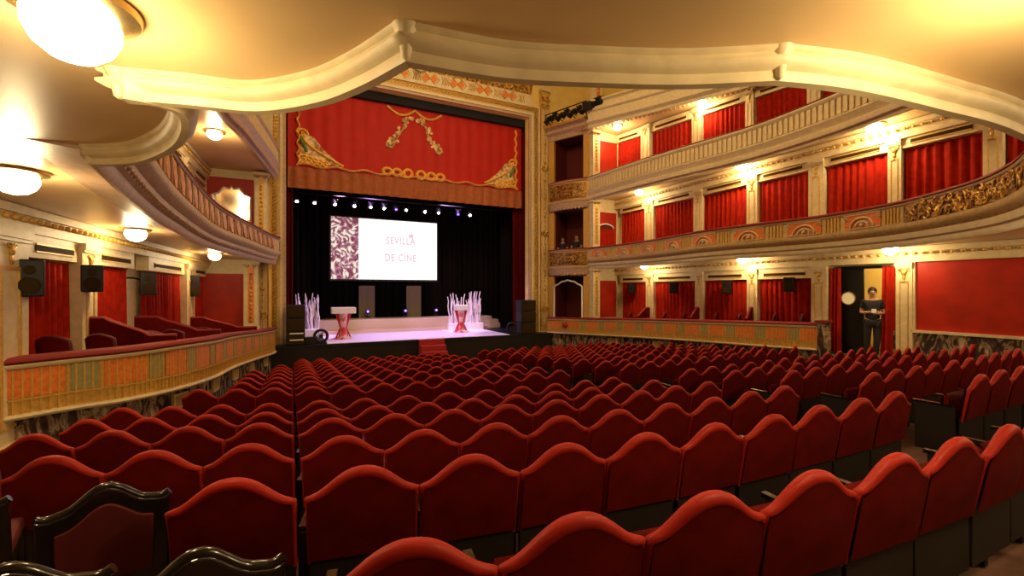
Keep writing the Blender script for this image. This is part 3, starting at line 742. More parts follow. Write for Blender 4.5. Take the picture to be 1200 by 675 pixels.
# proscenium boxes on right: local frame along A->B
A = Vector((10.75, 17.75)); B = Vector((11.62, 15.84)); dAB = (B-A); LAB = dAB.length; angAB = atan2(dAB.y, dAB.x)
MAB = Matrix.Translation((A.x, A.y, 0)) @ Matrix.Rotation(angAB, 4, 'Z')     # local x along the front, local +y towards the hall? 
# local +y of this frame points to the right-hand side (away from the hall): dAB rotated +90
def boxfront(zo0, zo1, zf0, zf1, label, scal=True, gilt=True):
    """opening zo0..zo1, fascia zf0..zf1"""
    root = empty('stage_box', (A.x, A.y, zf0), 0, label, 'stage box')
    nA = Vector((dAB.y, -dAB.x)).normalized()
    if nA.dot(CENTER-A) < 0: nA = -nA
    def pt(u, off): q = A+dAB*u+nA*off; return q.x, q.y
    bulge = [(pt(u, .02+.22*sin(pi*u))) for u in [i/10 for i in range(11)]]
    Pq = Path([(x, y, zf0, zf1) for x, y in bulge], 3)
    b = MB(); sweep(b, Pq, rect(-.12, 0, 0, 1)); b.build('fascia', M_goldp, root, smooth=40)
    if gilt:
        b = MB(); sweep(b, Pq, rect(0, .02, .15, .85), .1, Pq.L-.1); b.build('fascia_field', M_bronze, root, smooth=40)
        b = MB(); path_scrolls(b, Pq, .15, Pq.L-.15, 26, .03, (.06, .14), .018, (.25, .75)); b.build('fascia_scrolls', M_relief, root, smooth=60)
    b = MB(); sweep(b, Pq, [(-.1, 1, -.06), (.05, 1, -.06), (.08, 1, 0), (-.1, 1, 0)]); sweep(b, Pq, [(-.1, 0, 0), (.06, 0, 0), (.05, 0, .08), (-.1, 0, .08)]); b.build('fascia_mouldings', M_mauve, root, smooth=40)
    b = MB(); sweep(b, Pq, [(-.14, 1, 0), (.06, 1, 0), (.07, 1, .05), (-.14, 1, .05)]); b.build('velvet_rail', M_rail, root)
    if scal:
        b = MB(); sweep(b, Pq, [(-.1, 0, -.28), (-.02, 0, -.28), (.03, 0, -.1), (.03, 0, 0), (-.1, 0, 0)])
        k = int(Pq.L/.18)
        for i in range(k):
            c = on_path(Pq, .09+i*.18, 0, -.05); b.ball((c.x, c.y, zf0-.28), .085, 6, .8)
        b.build('scalloped_pelmet', M_mauve, root, smooth=50)
    # recess
    b = MB(); q0 = pt(.12, -1.1); q1 = pt(.88, -1.1)
    b.bar(q0, q1, .06, zo0-.75, zo1+.1)
    b.bar(pt(.12, -.1), q0, .06, zo0-.75, zo1+.1); b.bar(pt(.88, -.1), q1, .06, zo0-.75, zo1+.1)
    b.build('recess', M_padred, root, label='dark red box interior')
    r0 = [pt(.1, -.05), pt(.9, -.05), pt(.9, -1.1), pt(.1, -1.1)]
    for zz, nmz in ((zo1+.1, 'recess_ceiling'), (zo0-.75, 'recess_floor')):
        b = MB(); b.add([(p[0], p[1], zz) for p in r0]+[(p[0], p[1], zz+.05) for p in r0], [(0, 1, 2, 3), (4, 5, 6, 7), (0, 1, 5, 4), (1, 2, 6, 5), (2, 3, 7, 6), (3, 0, 4, 7)])
        b.build(nmz, M_padred, root)
    for u0, u1 in ((0, .13), (.87, 1.0)):
        b = MB(); b.bar(pt(u0, -.05), pt(u1, -.05), .16, zf1-.0, zo1+.12); b.build('jamb', M_goldp, root)
    return root, pt, Pq
sb3, ptb, _ = boxfront(5.0, 6.75, 3.93, 4.87, 'stage box on top right with dark opening and gilt parapet')
sb2, _, _ = boxfront(1.9, 3.45, .98, 1.80, 'stage box on middle right with two seated people')
sb1, _, _ = boxfront(-1.2, .5, -1.86, -1.28, 'lowest stage box on right with white arched trim', scal=False, gilt=False)
# white arched trim on the lowest one
b = MB()
pp = [(.15, -1.25), (.15, .15)]+[(.15+.7*t, .15+.28*sin(pi*t)+.02*sin(9*pi*t)) for t in [i/14 for i in range(15)]]+[(.85, .15), (.85, -1.25)]
b.tube([(*ptb(u, .06), z) for u, z in pp], .04, 6); b.build('arch_trim', M_whitep, sb1, smooth=60)
b = MB(); b.ball((*ptb(.5, .27), -1.56), .14, 8); b.build('fascia_boss', M_redwall, sb1, smooth=60)
b = MB()
for u in (.25, .75): b.tube([(*ptb(u+.12*cos(a), .22), -1.56+.14*sin(a)) for a in [2*pi*i/12 for i in range(12)]], .02, 5, closed=True)
b.build('oval_ornaments', M_gold, sb1)
# ledge over top box with moulding
root = empty('ledge', (A.x, A.y, 6.9), 0, 'mauve stepped ledge carrying spotlights above the top right stage box', 'ledge')
nA = Vector((dAB.y, -dAB.x)).normalized()
if nA.dot(CENTER-A) < 0: nA = -nA
Pq = Path([(*ptb(u, .0), 6.87, 7.5) for u in (0, .25, .5, .75, 1)], 2)
b = MB(); sweep(b, Pq, [(-.6, 0, 0), (.05, 0, 0), (.08, 0, .2), (.22, 0, .3), (.22, 0, .42), (.38, 0, .52), (.4, 1, 0), (-.6, 1, 0)]); b.build('ledge_body', M_mauve, root, smooth=30)
b = MB(); sweep(b, Pq, rect(.4, .43, 0, 1, .5, -.02)); b.build('gold_edge', M_gold, root)
# spotlights on ledge
def spotlight(loc, aim, label, group=None, s=1.0, name='stage_spotlight'):
    root = empty(name, loc, 0, label, 'spotlight', group)
    d = (Vector(aim)-Vector(loc)).normalized(); q = d.to_track_quat('Z', 'Y').to_matrix().to_4x4()
    b = MB(); b.lathe([(.001, -.22*s), (.07*s, -.22*s), (.10*s, -.16*s), (.10*s, .08*s), (.12*s, .16*s), (.12*s, .18*s)], 12, q); hs = b.build('lamp_housing', M_black, root, world=False, smooth=40); root['_h'] = hs.name
    b = MB(); b.box(-.13*s, -.11*s, -.02, .02, -.15, .25*s, q @ Matrix.Rotation(pi/2, 4, 'X')); b.box(.11*s, .13*s, -.02, .02, -.15, .25*s, q @ Matrix.Rotation(pi/2, 4, 'X')); b.build('yoke', M_black, root, world=False)
    del root['_h']
    return root
rr = random.Random(3)
for i in range(7):
    x, y = ptb(.06+i*.15, .28)
    spotlight((x, y, 7.80+.10*(i % 2)), (4.5+rr.uniform(-1, 1), 19, -1), 'black stage spotlight on the ledge, %s from the proscenium' % ords[i], 'spotlights on the ledge')
b = MB(); b.tube([(*ptb(-.02, .30), 8.05), (*ptb(1.02, .30), 8.15)], .025, 6); b.tube([(*ptb(0, .2), 7.5), (*ptb(0, .3), 8.06)], .02, 6); b.tube([(*ptb(1, .2), 7.5), (*ptb(1, .3), 8.15)], .02, 6)
root = empty('lighting_pipe', (*ptb(0, .3), 7.5), 0, 'black pipe rail holding the ledge spotlights', 'lighting bar'); b.build('pipe', M_black, root, smooth=60)
for i, (x, y, z, rz) in enumerate(((11.3, 15.3, 7.75, .5), (11.75, 15.0, 7.95, .2))):
    root = empty('line_speaker', (x, y, z), rz, ['large black box spotlight at the third balcony corner, left one', 'large black box spotlight at the third balcony corner, right one'][i], 'spotlight')
    b = MB(); b.box(-.45, .45, -.18, .18, -.16, .16, Matrix.Rotation(-.25, 4, 'Y')); b.build('housing', M_black, root, world=False, bevel=.02)
    b = MB(); b.box(-.40, .40, -.20, -.18, -.12, .12, Matrix.Rotation(-.25, 4, 'Y')); b.build('front_grille', M_grille, root, world=False)
    b = MB(); b.box(-.02, .02, -.03, .03, -.5, -.1); b.build('bracket', M_black, root, world=False)

# ------------------------------------------------------------------ stage
b = MB(); b.box(-1.0, 10.6, 17.2, 23.5, SZ-.12, SZ); struct('floor', b, M_black, label='black stage floor')
b = MB(); b.box(-.9, 10.5, 17.22, 17.35, -3.6, SZ-.05); struct('wall_stage_front', b, M_dark)
root = empty('stage_floor_sheet', (4.8, 17.3, SZ), 0, 'glossy white sheet covering the stage floor', 'floor covering')
b = MB(); b.box(1.14, 8.45, 17.22, 21.0, SZ+.002, SZ+.02); b.build('sheet', M_white, root)
b = MB(); b.box(-4, 14, 23.4, 23.6, -2.5, 11.5); b.box(-1.3, -1.2, 18.3, 23.5, -2.5, 11.5); b.box(10.8, 10.9, 18.3, 23.5, -2.5, 11.5); struct('wall_stage_back', b, M_blackcloth)
for i, (x0, x1, y) in enumerate(((-.6, 2.2, 22.9), (2.25, 4.6, 22.9), (4.65, 7.2, 22.9), (7.25, 10.6, 22.9))):
    curtain('stage_drape', (x0, y), (x1, y), 8.5, SZ, 'black backdrop drape at the rear of the stage, %s from left' % ords[i], amp=.09, folds=int((x1-x0)/.3), seed=i+9, m=mat('black_drape_velvet', (.010, .007, .007), .95, spec=.1))
for i, (x, y) in enumerate(((-.32, 18.9), (9.75, 18.9), (-.1, 20.5), (9.9, 20.6))):
    curtain('stage_leg_drape', (x-.35, y), (x+.35, y), 8.2, SZ, ['dark red wing drape at the left stage edge', 'dark red wing drape at the right stage edge', 'black wing drape behind the left red one', 'black wing drape behind the right red one'][i], amp=.06, folds=4, seed=i+20, m=mat('wing_red_cloth', (.10, .004, .003), .9, spec=.1) if i < 2 else mat('black_drape_velvet', (.010, .007, .007), .95, spec=.1))
for i, x in enumerate((2.9, 5.2)):
    curtain('stage_banner', (x, 22.5), (x+.75, 22.5), .2, SZ, ['grey brown narrow drape below the screen, left one', 'grey brown narrow drape below the screen, right one'][i], amp=.02, folds=3, seed=i, m=mat('taupe_cloth', (.30, .24, .17), .8))
# stepped riser
root = empty('stage_riser', (5.5, 20.7, SZ), 0, 'long low cream stepped platform across the stage', 'platform')
b = MB(); b.box(.9, 9.2, 20.9, 22.0, SZ, -1.32); b.build('main_deck', M_stagecream, root, bevel=.01)
b = MB(); b.box(9.2, 9.6, 20.9, 22.0, SZ, -1.50); b.box(9.6, 9.95, 20.9, 22.0, SZ, -1.72); b.build('end_steps', M_stagecream, root, bevel=.01)
b = MB(); b.box(1.2, 9.0, 20.6, 20.9, SZ, -1.78); b.build('front_step', M_stagecream, root, bevel=.01)
# projection screen
root = empty('projection_screen', (3.85, 20.6, .47), 0, 'large bright projection screen hanging above the stage', 'screen')
SX0, SX1, S0, S1 = 1.51, 6.18, .48, 3.17
b = MB(); b.box(SX0-.06, SX1+.06, 20.52, 20.60, S0-.08, S1+.06); b.build('screen_border', M_black, root)
b = MB(); b.box(SX0+1.13, SX1, 20.50, 20.515, S0, S1); bs = b.build('bright_surface', M_scr, root)
b = MB(); b.box(SX0, SX0+1.13, 20.50, 20.515, S0, S1); b.build('floral_strip', M_floral, root, label='mauve floral printed strip')
def text_part(txt, size, x, y, z, m, parent, name='lettering', ext=.004):
    cu = bpy.data.curves.new(name, 'FONT'); cu.body = txt; cu.size = size; cu.offset = .012; cu.extrude = ext; cu.align_x = 'CENTER'; cu.space_character = 1.15
    o = bpy.data.objects.new(name, cu); COL.objects.link(o); bpy.context.view_layer.update()
    me = bpy.data.meshes.new_from_object(o.evaluated_get(bpy.context.evaluated_depsgraph_get())); bpy.data.objects.remove(o)
    me.materials.clear(); me.materials.append(m)
    n = bpy.data.objects.new(name, me); COL.objects.link(n); n.parent = parent
    off = Vector((0, 0, 0)); p = parent
    while p is not None: off += p.location; p = p.parent
    n.location = Vector((x, y, z))-off; n.rotation_euler = (pi/2, 0, 0); n.scale = (.74, 1, 1)
    return n
text_part('SEVILLA', .46, 4.48, 20.492, 2.10, M_pink, bs, 'lettering')
text_part('DE CINE', .46, 4.48, 20.492, 1.32, M_pink, bs, 'lettering')
b = MB()
for i in range(5):
    a = 2*pi*i/5; b.lathe([(.001, -.004), (.055, -.004), (.055, .004)], 8, Matrix.Rotation(pi/2, 4, 'X'), (4.95+.07*cos(a), 20.492, 2.50+.06*sin(a)))
b.build('flower_mark', M_pink, bs)
b = MB(); b.tube([(2.2, 20.57, S1), (2.2, 20.57, 8)], .01, 5); b.tube([(5.5, 20.57, S1), (5.5, 20.57, 8)], .01, 5); b.build('hanging_wires', M_black, root)

# row of stage lights on a bar
root = empty('lighting_bar', (4.8, 19.5, 3.8), 0, 'black bar across the stage carrying the row of spots', 'lighting bar')
b = MB(); b.tube([(-.2, 19.5, 3.85), (9.8, 19.5, 3.85)], .03, 6); b.build('bar', M_black, root)
for i, (px, bl) in enumerate(((347, 0), (368, 0), (392, 0), (415, 0), (434, 0), (450, 0), (464, 1), (476, 0), (498, 0), (514, 0), (537, 1), (551, 0))):
    u = px-600; r = (.8957*u/520+.4446)/(.8957-.4446*u/520); x = 19.45*r
    rt = spotlight((x, 19.5, 3.60), (x*.6+1.5, 14, -2.5), '%s spot in the row above the screen, %s from left' % ('blue' if bl else 'white', ords[i]), 'spots above the screen', .8)
    d = Vector((x*.6+1.5-x, -5.5, -6.1)).normalized()
    b = MB(); q = d.to_track_quat('Z', 'Y').to_matrix().to_4x4(); b.lathe([(.001, .15), (.05, .15), (.05, .165), (.001, .168)], 12, q); b.build('lens', M_spotb if bl else M_spot, rt.children[0], world=False, label='glowing lens')
for i, px in enumerate((431, 475, 511)):
    u = px-600; r = (.8957*u/520+.4446)/(.8957-.4446*u/520); x = 22.1*r
    rt = spotlight((x, 22.2, -1.04), (x, 14, 0), 'small blue floor spot behind the cream platform, %s from left' % ords[i], 'blue floor spots', .8, 'floor_spotlight')
    d = Vector((0, -8.2, 1.04)).normalized(); q = d.to_track_quat('Z', 'Y').to_matrix().to_4x4()
    b = MB(); b.lathe([(.001, .15), (.055, .15), (.055, .165), (.001, .168)], 12, q); b.build('lens', M_spotb, rt.children[0], world=False, label='glowing blue lens')
    b = MB(); b.box(-.1, .1, -.1, .1, -.28, -.2); b.box(-.02, .02, -.02, .02, -.22, 0); b.build('foot', M_black, rt, world=False)

# lecterns
def lectern(x, y, label, w=.9):
    root = empty('lectern', (x, y, SZ), 0, label, 'lectern')
    b = MB(); b.box(-w/2, w/2, -.25, .25, 1.02, 1.26); b.build('top_box', M_whitep, root, world=False, bevel=.02)
    b = MB()
    for s2 in (-1, 1):
        for k in range(3): b.tube([(s2*(.30-.12*k), 0, .0), (s2*(.10-.02*k), 0, .45), (s2*(.28-.08*k), 0, 1.02)], .035, 6)
    b.build('crossed_stems', mat('red_paint', (.6, .02, .03), .5), root, world=False, smooth=60, label='red painted stems')
    b = MB(); b.lathe([(.36, 0), (.36, .05), (.16, .12), (.10, .5), (.18, 1.02)], 14); b.build('stem', M_pinkdoll, root, world=False, smooth=50)
lectern(1.83, 18.7, 'white topped lectern with red stems on left of the stage')
lectern(6.96, 19.3, 'white topped lectern with red stems on right of the stage', .55)

# branch bundles
def branches(x0, x1, y, h, n, label, seed):
    rnd = random.Random(seed)
    root = empty('branch_display', ((x0+x1)/2, y, SZ), 0, label, 'stage decoration')
    b = MB(); b.box(x0-.05, x1+.05, y-.15, y+.15, SZ, SZ+.35); b.build('base_planter', M_whitep, root, bevel=.02)
    for k in range(n):
        x = rnd.uniform(x0, x1); hh = h*rnd.uniform(.55, 1); pts = []
        xx = x; yy = y+rnd.uniform(-.1, .1); dx = rnd.uniform(-.12, .12)
        for i in range(7): pts.append((xx+dx*i/6+.025*sin(i*2+k), yy, SZ+.3+hh*i/6))
        b = MB(); b.tube(pts, [.042-.004*i for i in range(7)], 6); b.build('branch', M_branch, root, smooth=60)
branches(.50, 1.0, 19.9, 1.55, 22, 'tall white lit branches left of the stage', 1)
branches(.02, .35, 19.5, 1.55, 8, 'short cluster of white branches at far left of stage', 2)
branches(6.7, 8.35, 20.2, 1.6, 40, 'tall white lit branches on right of the stage', 3)

# PA stacks
def stack(x, y, w, h, label, stripes):
    root = empty('speaker_stack', (x, y, SZ), 0, label, 'loudspeaker')
    n = 3
    for i in range(n):
        b = MB(); b.box(-w/2, w/2, -.3, .3, h*i/n+.005, h*(i+1)/n-.005); b.build('cabinet', M_black, root, world=False, bevel=.02)
        b = MB(); b.box(-w/2+.04, w/2-.04, -.315, -.3, h*i/n+.04, h*(i+1)/n-.04); b.build('grille', M_grille, root, world=False)
    if stripes:
        b = MB(); b.box(-w/2+.1, w/2-.05, -.33, -.31, h*.28, h*.31); b.box(-w/2+.1, w/2-.05, -.33, -.31, h*.12, h*.15); b.build('pale_strips', M_paper, root, world=False)
stack(.13, 17.6, .58, 1.42, 'black loudspeaker stack at left of the stage', True)
stack(9.42, 17.6, .72, 1.50, 'black loudspeaker tower at right of the stage', False)
def ringlight(x, y, label):
    root = empty('floor_fan', (x, y, SZ), .0, label, 'stage fan')
    b = MB(); b.tube([(.22*cos(2*pi*i/20), 0, .27+.22*sin(2*pi*i/20)) for i in range(20)], .05, 8, closed=True); b.build('housing_ring', M_black, root, world=False, smooth=60)
    b = MB(); b.lathe([(.001, -.05), (.07, -.05), (.07, .05)], 12, Matrix.Rotation(pi/2, 4, 'X'), (0, 0, .27))
    for k in range(6): a = pi*k/3; b.tube([(0, 0, .27), (.2*cos(a), 0, .27+.2*sin(a))], .01, 4)
    b.build('hub', M_black, root, world=False)
    b = MB(); b.box(-.2, .2, -.15, .15, 0, .04); b.build('foot', M_black, root, world=False)
ringlight(.95, 17.55, 'round black floor unit beside the left speaker stack')
ringlight(8.72, 17.6, 'round black floor unit beside the right speaker tower')
root = empty('case', (.62, 17.5, SZ), 0, 'low black flight case beside the left speaker stack', 'case')
b = MB(); b.box(-.2, .2, -.15, .15, 0, .26); b.build('case_body', M_black, root, world=False, bevel=.02); b = MB(); b.box(-.21, .21, -.16, .16, .17, .19); b.build('case_lid_strip', M_grille, root, world=False)

# stage stairs with red carpet
root = empty('stage_stairs', (4.95, 16.9, -3.05), 0, 'red carpeted steps up to the middle of the stage', 'stairs')
zf = floor_z(4.95, 16.6)
n = 5
for i in range(n):
    z1 = zf+(SZ-zf)*(i+1)/n
    b = MB(); b.box(4.45, 5.45, 16.12+i*.22, 17.21, z1-(SZ-zf)/n, z1-.001*i); b.build('step', M_redcarpet, root)

# valance board with gold ornaments
root = empty('stage_valance', (4.8, 18.6, 3.85), 0, 'red stage valance with yellow scroll ornaments and brown fringe', 'valance')
VX0, VX1 = -.14, 9.73
b = MB(); b.grid(lambda u, v: (VX0+(VX1-VX0)*u, 18.6+.015*sin(u*120), 4.60+3.3*v), 160, 4); b.build('cloth', M_board, root, smooth=80)
b = MB(); b.grid(lambda u, v: (VX0+(VX1-VX0)*u, 18.57+.03*sin(u*150), 3.85+.80*v), 200, 3); b.build('fringe', M_brownred, root, smooth=80, label='orange brown fringe strip')
M_orn = mat('yellow_applique', (.95, .52, .09), .5, noise=.3, nscale=9); M_orn2 = mat('pale_applique', (.80, .62, .30), .6, col2=(.30, .10, .02), nscale=7); M_grn = mat('green_applique', (.10, .20, .05), .6)
YO = 18.55
b = MB()
def wl(x0, x1, z): return [(x0+(x1-x0)*i/60, YO, z+.05*sin(i*.9)) for i in range(61)]
b.tube(wl(.2, 9.5, 4.74), .085, 6, flat=.5)
for s2, xs in ((1, .12), (-1, 9.50)):
    b.tube([(xs+s2*(.03+.10*abs(sin(i*.55))), YO, 4.7+i*.075) for i in range(38)], .08, 6, flat=.5)
    for k in range(5): b.tube(scroll_pts((xs+s2*(.25+.2*k), YO, 4.95-.03*k), (s2, 0, 0), (0, 0, 1), .20-.02*k, 1.3), .05, 6)
    b.tube(scroll_pts((xs+s2*.22, YO, 5.9), (s2, 0, 0), (0, 0, 1), .22, 1.3), .05, 6)
    b.tube([(xs+s2*(.2+1.5*t), YO, 5.9-1.05*t**.6) for t in [i/12 for i in range(13)]], .05, 6)
for k, x in enumerate((3.5, 3.9, 4.35, 4.9, 5.35, 5.75)):
    b.tube([(x+.17*cos(2*pi*i/14), YO, 4.86+(.16 if k in (2, 3) else .13)*sin(2*pi*i/14)) for i in range(14)], .07, 6, closed=True)
b.tube([(3.5+2.3*i/20, YO, 7.55-.28*abs(sin(pi*i/10))) for i in range(21)], .05, 6)
b.build('scroll_border', M_orn, root, smooth=60, label='yellow scroll border')
for s2, xs in ((1, .25), (-1, 9.36)):
    b = MB()
    vs = [(xs, YO+.01, 4.85), (xs+s2*1.55, YO+.01, 4.85), (xs+s2*1.2, YO+.01, 5.12), (xs+s2*.85, YO+.01, 5.42), (xs+s2*.5, YO+.01, 5.85), (xs+s2*.1, YO+.01, 5.95)]
    b.add(vs+[(v[0], YO+.03, v[2]) for v in vs], [(0, 1, 2, 3, 4, 5)]+[(i, (i+1) % 6, 6+(i+1) % 6, 6+i) for i in range(6)])
    b.build('corner_lattice', M_orn2, root)
    b = MB(); b.tube([(xs+s2*(.15+.1*cos(i*.5)), YO-.01, 5.25+.08*i) for i in range(8)], .06, 6); b.build('corner_leaf', M_grn, root, smooth=60, label='green leaf')
for s2, xs in ((-1, 4.47), (1, 4.83)):
    b = MB(); rnd = random.Random(5)
    for i in range(11):
        t = i/10; cx = xs+s2*(.05+.85*t**.9); cz = 7.15-1.25*t+.1*sin(t*8)
        for k in range(3): b.ball((cx+rnd.uniform(-.11, .11), YO-.0, cz+rnd.uniform(-.09, .09)), rnd.uniform(.05, .10), 5, 1, 1, .3)
    b.tube([(xs+s2*(.05+.85*t), YO-.02, 7.15-1.25*t+.1*sin(t*9)) for t in [i/10 for i in range(11)]], .035, 6)
    b.tube(scroll_pts((xs+s2*.85, YO, 5.95), (s2, 0, 0), (0, 0, 1), .16, 1.3), .04, 6)
    b.build('leaf_garland', M_orn2, root, smooth=60, label='pale yellow leaf garland')
b = MB(); b.box(OX0, OX1, 18.35, 18.5, 7.62, 8.2); 
root = empty('border_drape', (4.8, 18.4, 7.6), 0, 'black border strip above the red valance', 'drape'); b.build('cloth', M_blackcloth, root)

# ------------------------------------------------------------------ ceiling lamps
def lamp(x, y, z, label, r=.15, power=0, group=None):
    root = empty('ceiling_lamp', (x, y, z), 0, label, 'ceiling lamp', group)
    b = MB(); b.lathe([(r*1.45, -.005), (r*1.40, -.03), (r*1.1, -.045), (r*.95, -.05), (r*.95, -.01)], 28); b.build('metal_plate', M_brass, root, world=False, smooth=50)
    n = 8; b = MB(); b.lathe([(r*.92, -.045), (r*1.0, -.07), (r*.98, -.11), (r*.8, -.16), (r*.5, -.195), (r*.12, -.21), (.001, -.21)], 28); b.build('glass_bowl', M_lamp, root, world=False, smooth=80, label='glowing glass bowl')
    if power:
        L = bpy.data.lights.new('bulb', 'POINT'); L.energy = power*2.0; L.color = (1, .74, .38); L.shadow_soft_size = .10
        o = bpy.data.objects.new('bulb', L); COL.objects.link(o); o.parent = root; o.location = (0, 0, -.30)
    return root
zs = 1.03
lamp(-.70, 2.12, zs, 'big glowing ceiling lamp at the top left, nearest overhead', .135, 14)
lamp(-2.12, 5.3, zs, 'round ceiling lamp at left edge over the left boxes', .15, 14)
lamp(-2.35, 9.5, zs, 'round ceiling lamp under left balcony, middle of the three', .15, 14)
lamp(-1.9, 14.6, zs, 'round ceiling lamp under left balcony nearest the stage', .15, 14)
lamp(2.15, .35, zs, 'ceiling lamp overhead just beyond the top right', .155, 26)
lamp(5.2, -.6, zs, 'ceiling lamp overhead behind the right block of seats', .155, 26)
lamp(9.2, .2, zs, 'ceiling lamp overhead far right', .155, 26)
lamp(12.5, 13.4, zs, 'lamp under first right balcony nearest the stage', .15, 14)
lamp(12.6, 9.2, zs, 'lamp under first right balcony above the third curtain', .15, 14)
lamp(12.5, 5.35, zs, 'lamp under first right balcony above the doorway', .15, 14)
lamp(12.4, 1.6, zs, 'lamp under first right balcony beyond the frame edge', .15, 14)
lamp(12.5, 13.7, 4.02, 'lamp under second right balcony nearest the stage', .17, 26)
lamp(12.75, 9.35, 4.02, 'lamp under second right balcony, middle one', .17, 26)
lamp(12.7, 5.75, 4.02, 'lamp under second right balcony above the fifth curtain', .17, 26)
lamp(12.6, 2.2, 4.02, 'lamp under second right balcony at the near end', .17, 20)
lamp(12.4, 14.9, 7.0, 'lamp under third right balcony nearest the stage', .17, 34)
lamp(13.6, 11.6, 7.0, 'added hidden lamp under third right balcony, second from the stage', .15, 30)  # added for extra light, hidden behind the third balcony front
lamp(14.6, 8.6, 7.0, 'added hidden lamp under third right balcony, third from the stage', .12, 30)  # also added only to light this level, out of view
lamp(-1.75, 13.4, 4.02, 'lamp under second left balcony above the mirror', .17, 24)
lamp(-2.2, 9.0, 4.02, 'lamp under second left balcony, farther from the stage', .17, 20)
# corridor lamp
lamp(14.5, 6.0, 1.0, 'ceiling lamp in the corridor behind the doorway', .14, 18)

# unseen ring of globes, added to brighten the hall
root = empty('added_chandelier', (4.8, 9.0, 9.2), 0, 'unseen brass ring of globes added to light the stalls', 'added_chandelier')
b = MB(); b.tube([(1.1*cos(2*pi*i/32), 1.1*sin(2*pi*i/32), 0) for i in range(32)], .05, 6, closed=True); b.tube([(0, 0, 0), (0, 0, 2.3)], .03, 6)
for k in range(8): a = pi*k/4; b.tube([(0, 0, .4), (1.1*cos(a), 1.1*sin(a), 0)], .02, 5)
b.build('ring_frame', M_brass, root, world=False, smooth=60)
for k in range(8):
    a = pi*k/4; b = MB(); b.ball((1.1*cos(a), 1.1*sin(a), .12), .1, 8); b.build('globe', M_lamp, root, world=False, smooth=80)
L = bpy.data.lights.new('hall_fill_light', 'POINT'); L.energy = 1300; L.color = (1, .72, .36); L.shadow_soft_size = .9  # general fill for the hall, hung below the added ring
o = bpy.data.objects.new('hall_fill_light', L); COL.objects.link(o); o.parent = root; o.location = (0, 0, -.7)

def light(kind, name, loc, energy, color, size=.2, aim=None, spot=None, sizey=None):
    L = bpy.data.lights.new(name, kind); L.energy = energy; L.color = color
    if kind == 'AREA':
        L.size = size
        if sizey: L.shape = 'RECTANGLE'; L.size_y = sizey
    else: L.shadow_soft_size = size
    if kind == 'SPOT': L.spot_size = radians(spot); L.spot_blend = .5
    o = bpy.data.objects.new(name, L); COL.objects.link(o); o.location = loc
    if aim is not None: o.rotation_euler = (Vector(aim)-Vector(loc)).to_track_quat('-Z', 'Y').to_euler()
    return o
light('SPOT', 'stage_wash_purple', (3.2, 19.0, 5.2), 1400, (.60, .34, 1), .1, (3.0, 17.9, SZ), 75)
light('SPOT', 'stage_wash_purple', (6.6, 19.0, 5.2), 1400, (.60, .34, 1), .1, (6.6, 17.9, SZ), 75)
light('SPOT', 'front_wash', (4.9, 13.5, 6.8), 900, (1, .82, .8), .3, (5.2, 20.8, -1.6), 34)
light('SPOT', 'pink_left', (2.0, 19.2, 5.0), 1500, (.95, .55, 1), .1, (.8, 19.9, -1.3), 22)
light('SPOT', 'pink_right', (6.0, 19.2, 5.0), 1900, (.95, .6, 1), .1, (7.6, 20.2, -1.3), 26)
light('SPOT', 'valance_light', (5.0, 9.0, 6.5), 700, (1, .72, .42), .5, (4.8, 18.3, 6.8), 75)

# ------------------------------------------------------------------ wall speakers
def wall_speaker(x, y, z0, z1, face, label, wx):
    root = empty('wall_speaker', (x, y, z0), face, label, 'loudspeaker')
    h = z1-z0; w = .27
    b = MB(); vs = [(-w/2, -.14), (w/2, -.14), (w*.36, .14), (-w*.36, .14)]
    b.add([(a, c, 0) for a, c in vs]+[(a, c, h) for a, c in vs], [(3, 2, 1, 0), (4, 5, 6, 7), (0, 1, 5, 4), (1, 2, 6, 5), (2, 3, 7, 6), (3, 0, 4, 7)]); cab = b.build('cabinet', M_black, root, world=False, bevel=.02)
    b = MB(); b.lathe([(.001, 0), (.05, .0), (.09, .02), (.10, .02)], 16, Matrix.Rotation(pi/2, 4, 'X'), (0, -.145, h*.30)); b.build('woofer', M_grille, cab, world=False, smooth=40)
    b = MB(); b.lathe([(.001, 0), (.03, .0), (.05, .015), (.055, .015)], 14, Matrix.Rotation(pi/2, 4, 'X'), (0, -.145, h*.72)); b.build('tweeter', M_grille, cab, world=False, smooth=40)
    b = MB(); b.lathe([(.001, 0), (.012, 0), (.012, .01)], 8, Matrix.Rotation(pi/2, 4, 'X'), (0, -.15, h*.1)); b.build('badge', M_brass, cab, world=False)
    # bracket to the wall
    d = Vector((wx-x, 0, 0)); Rz = Matrix.Rotation(-face, 4, 'Z'); e = Rz @ d
    b = MB(); b.tube([(0, .1, h*.6), (e.x*.6, e.y*.6, h*.75), (e.x, e.y, h*.75)], .02, 6); b.build('bracket', M_black, root, world=False)
F = [((-2.93, 7.66, -.08, .38), 'left boxes, nearest the camera'), ((-2.80, 9.15, -.03, .39), 'left boxes, second from the camera'), ((-2.62, 11.35, -.10, .36), 'left boxes, third from the camera'), ((-2.50, 15.3, -.18, .42), 'left boxes, nearest the stage')]
for (x, y, a, c), s in F: wall_speaker(x, y, a, c, -.2+pi*.16, 'black wall speaker above the '+s, lwx(y))
for (y, z), s in (((14.6, -.15), 'first'), ((12.3, -.12), 'second'), ((10.0, -.12), 'third'), ((7.95, -.05), 'fourth')):
    wall_speaker(12.95, y, z, z+.42, -pi*.42, 'black wall speaker over the right boxes, %s from the stage' % s, WXR)

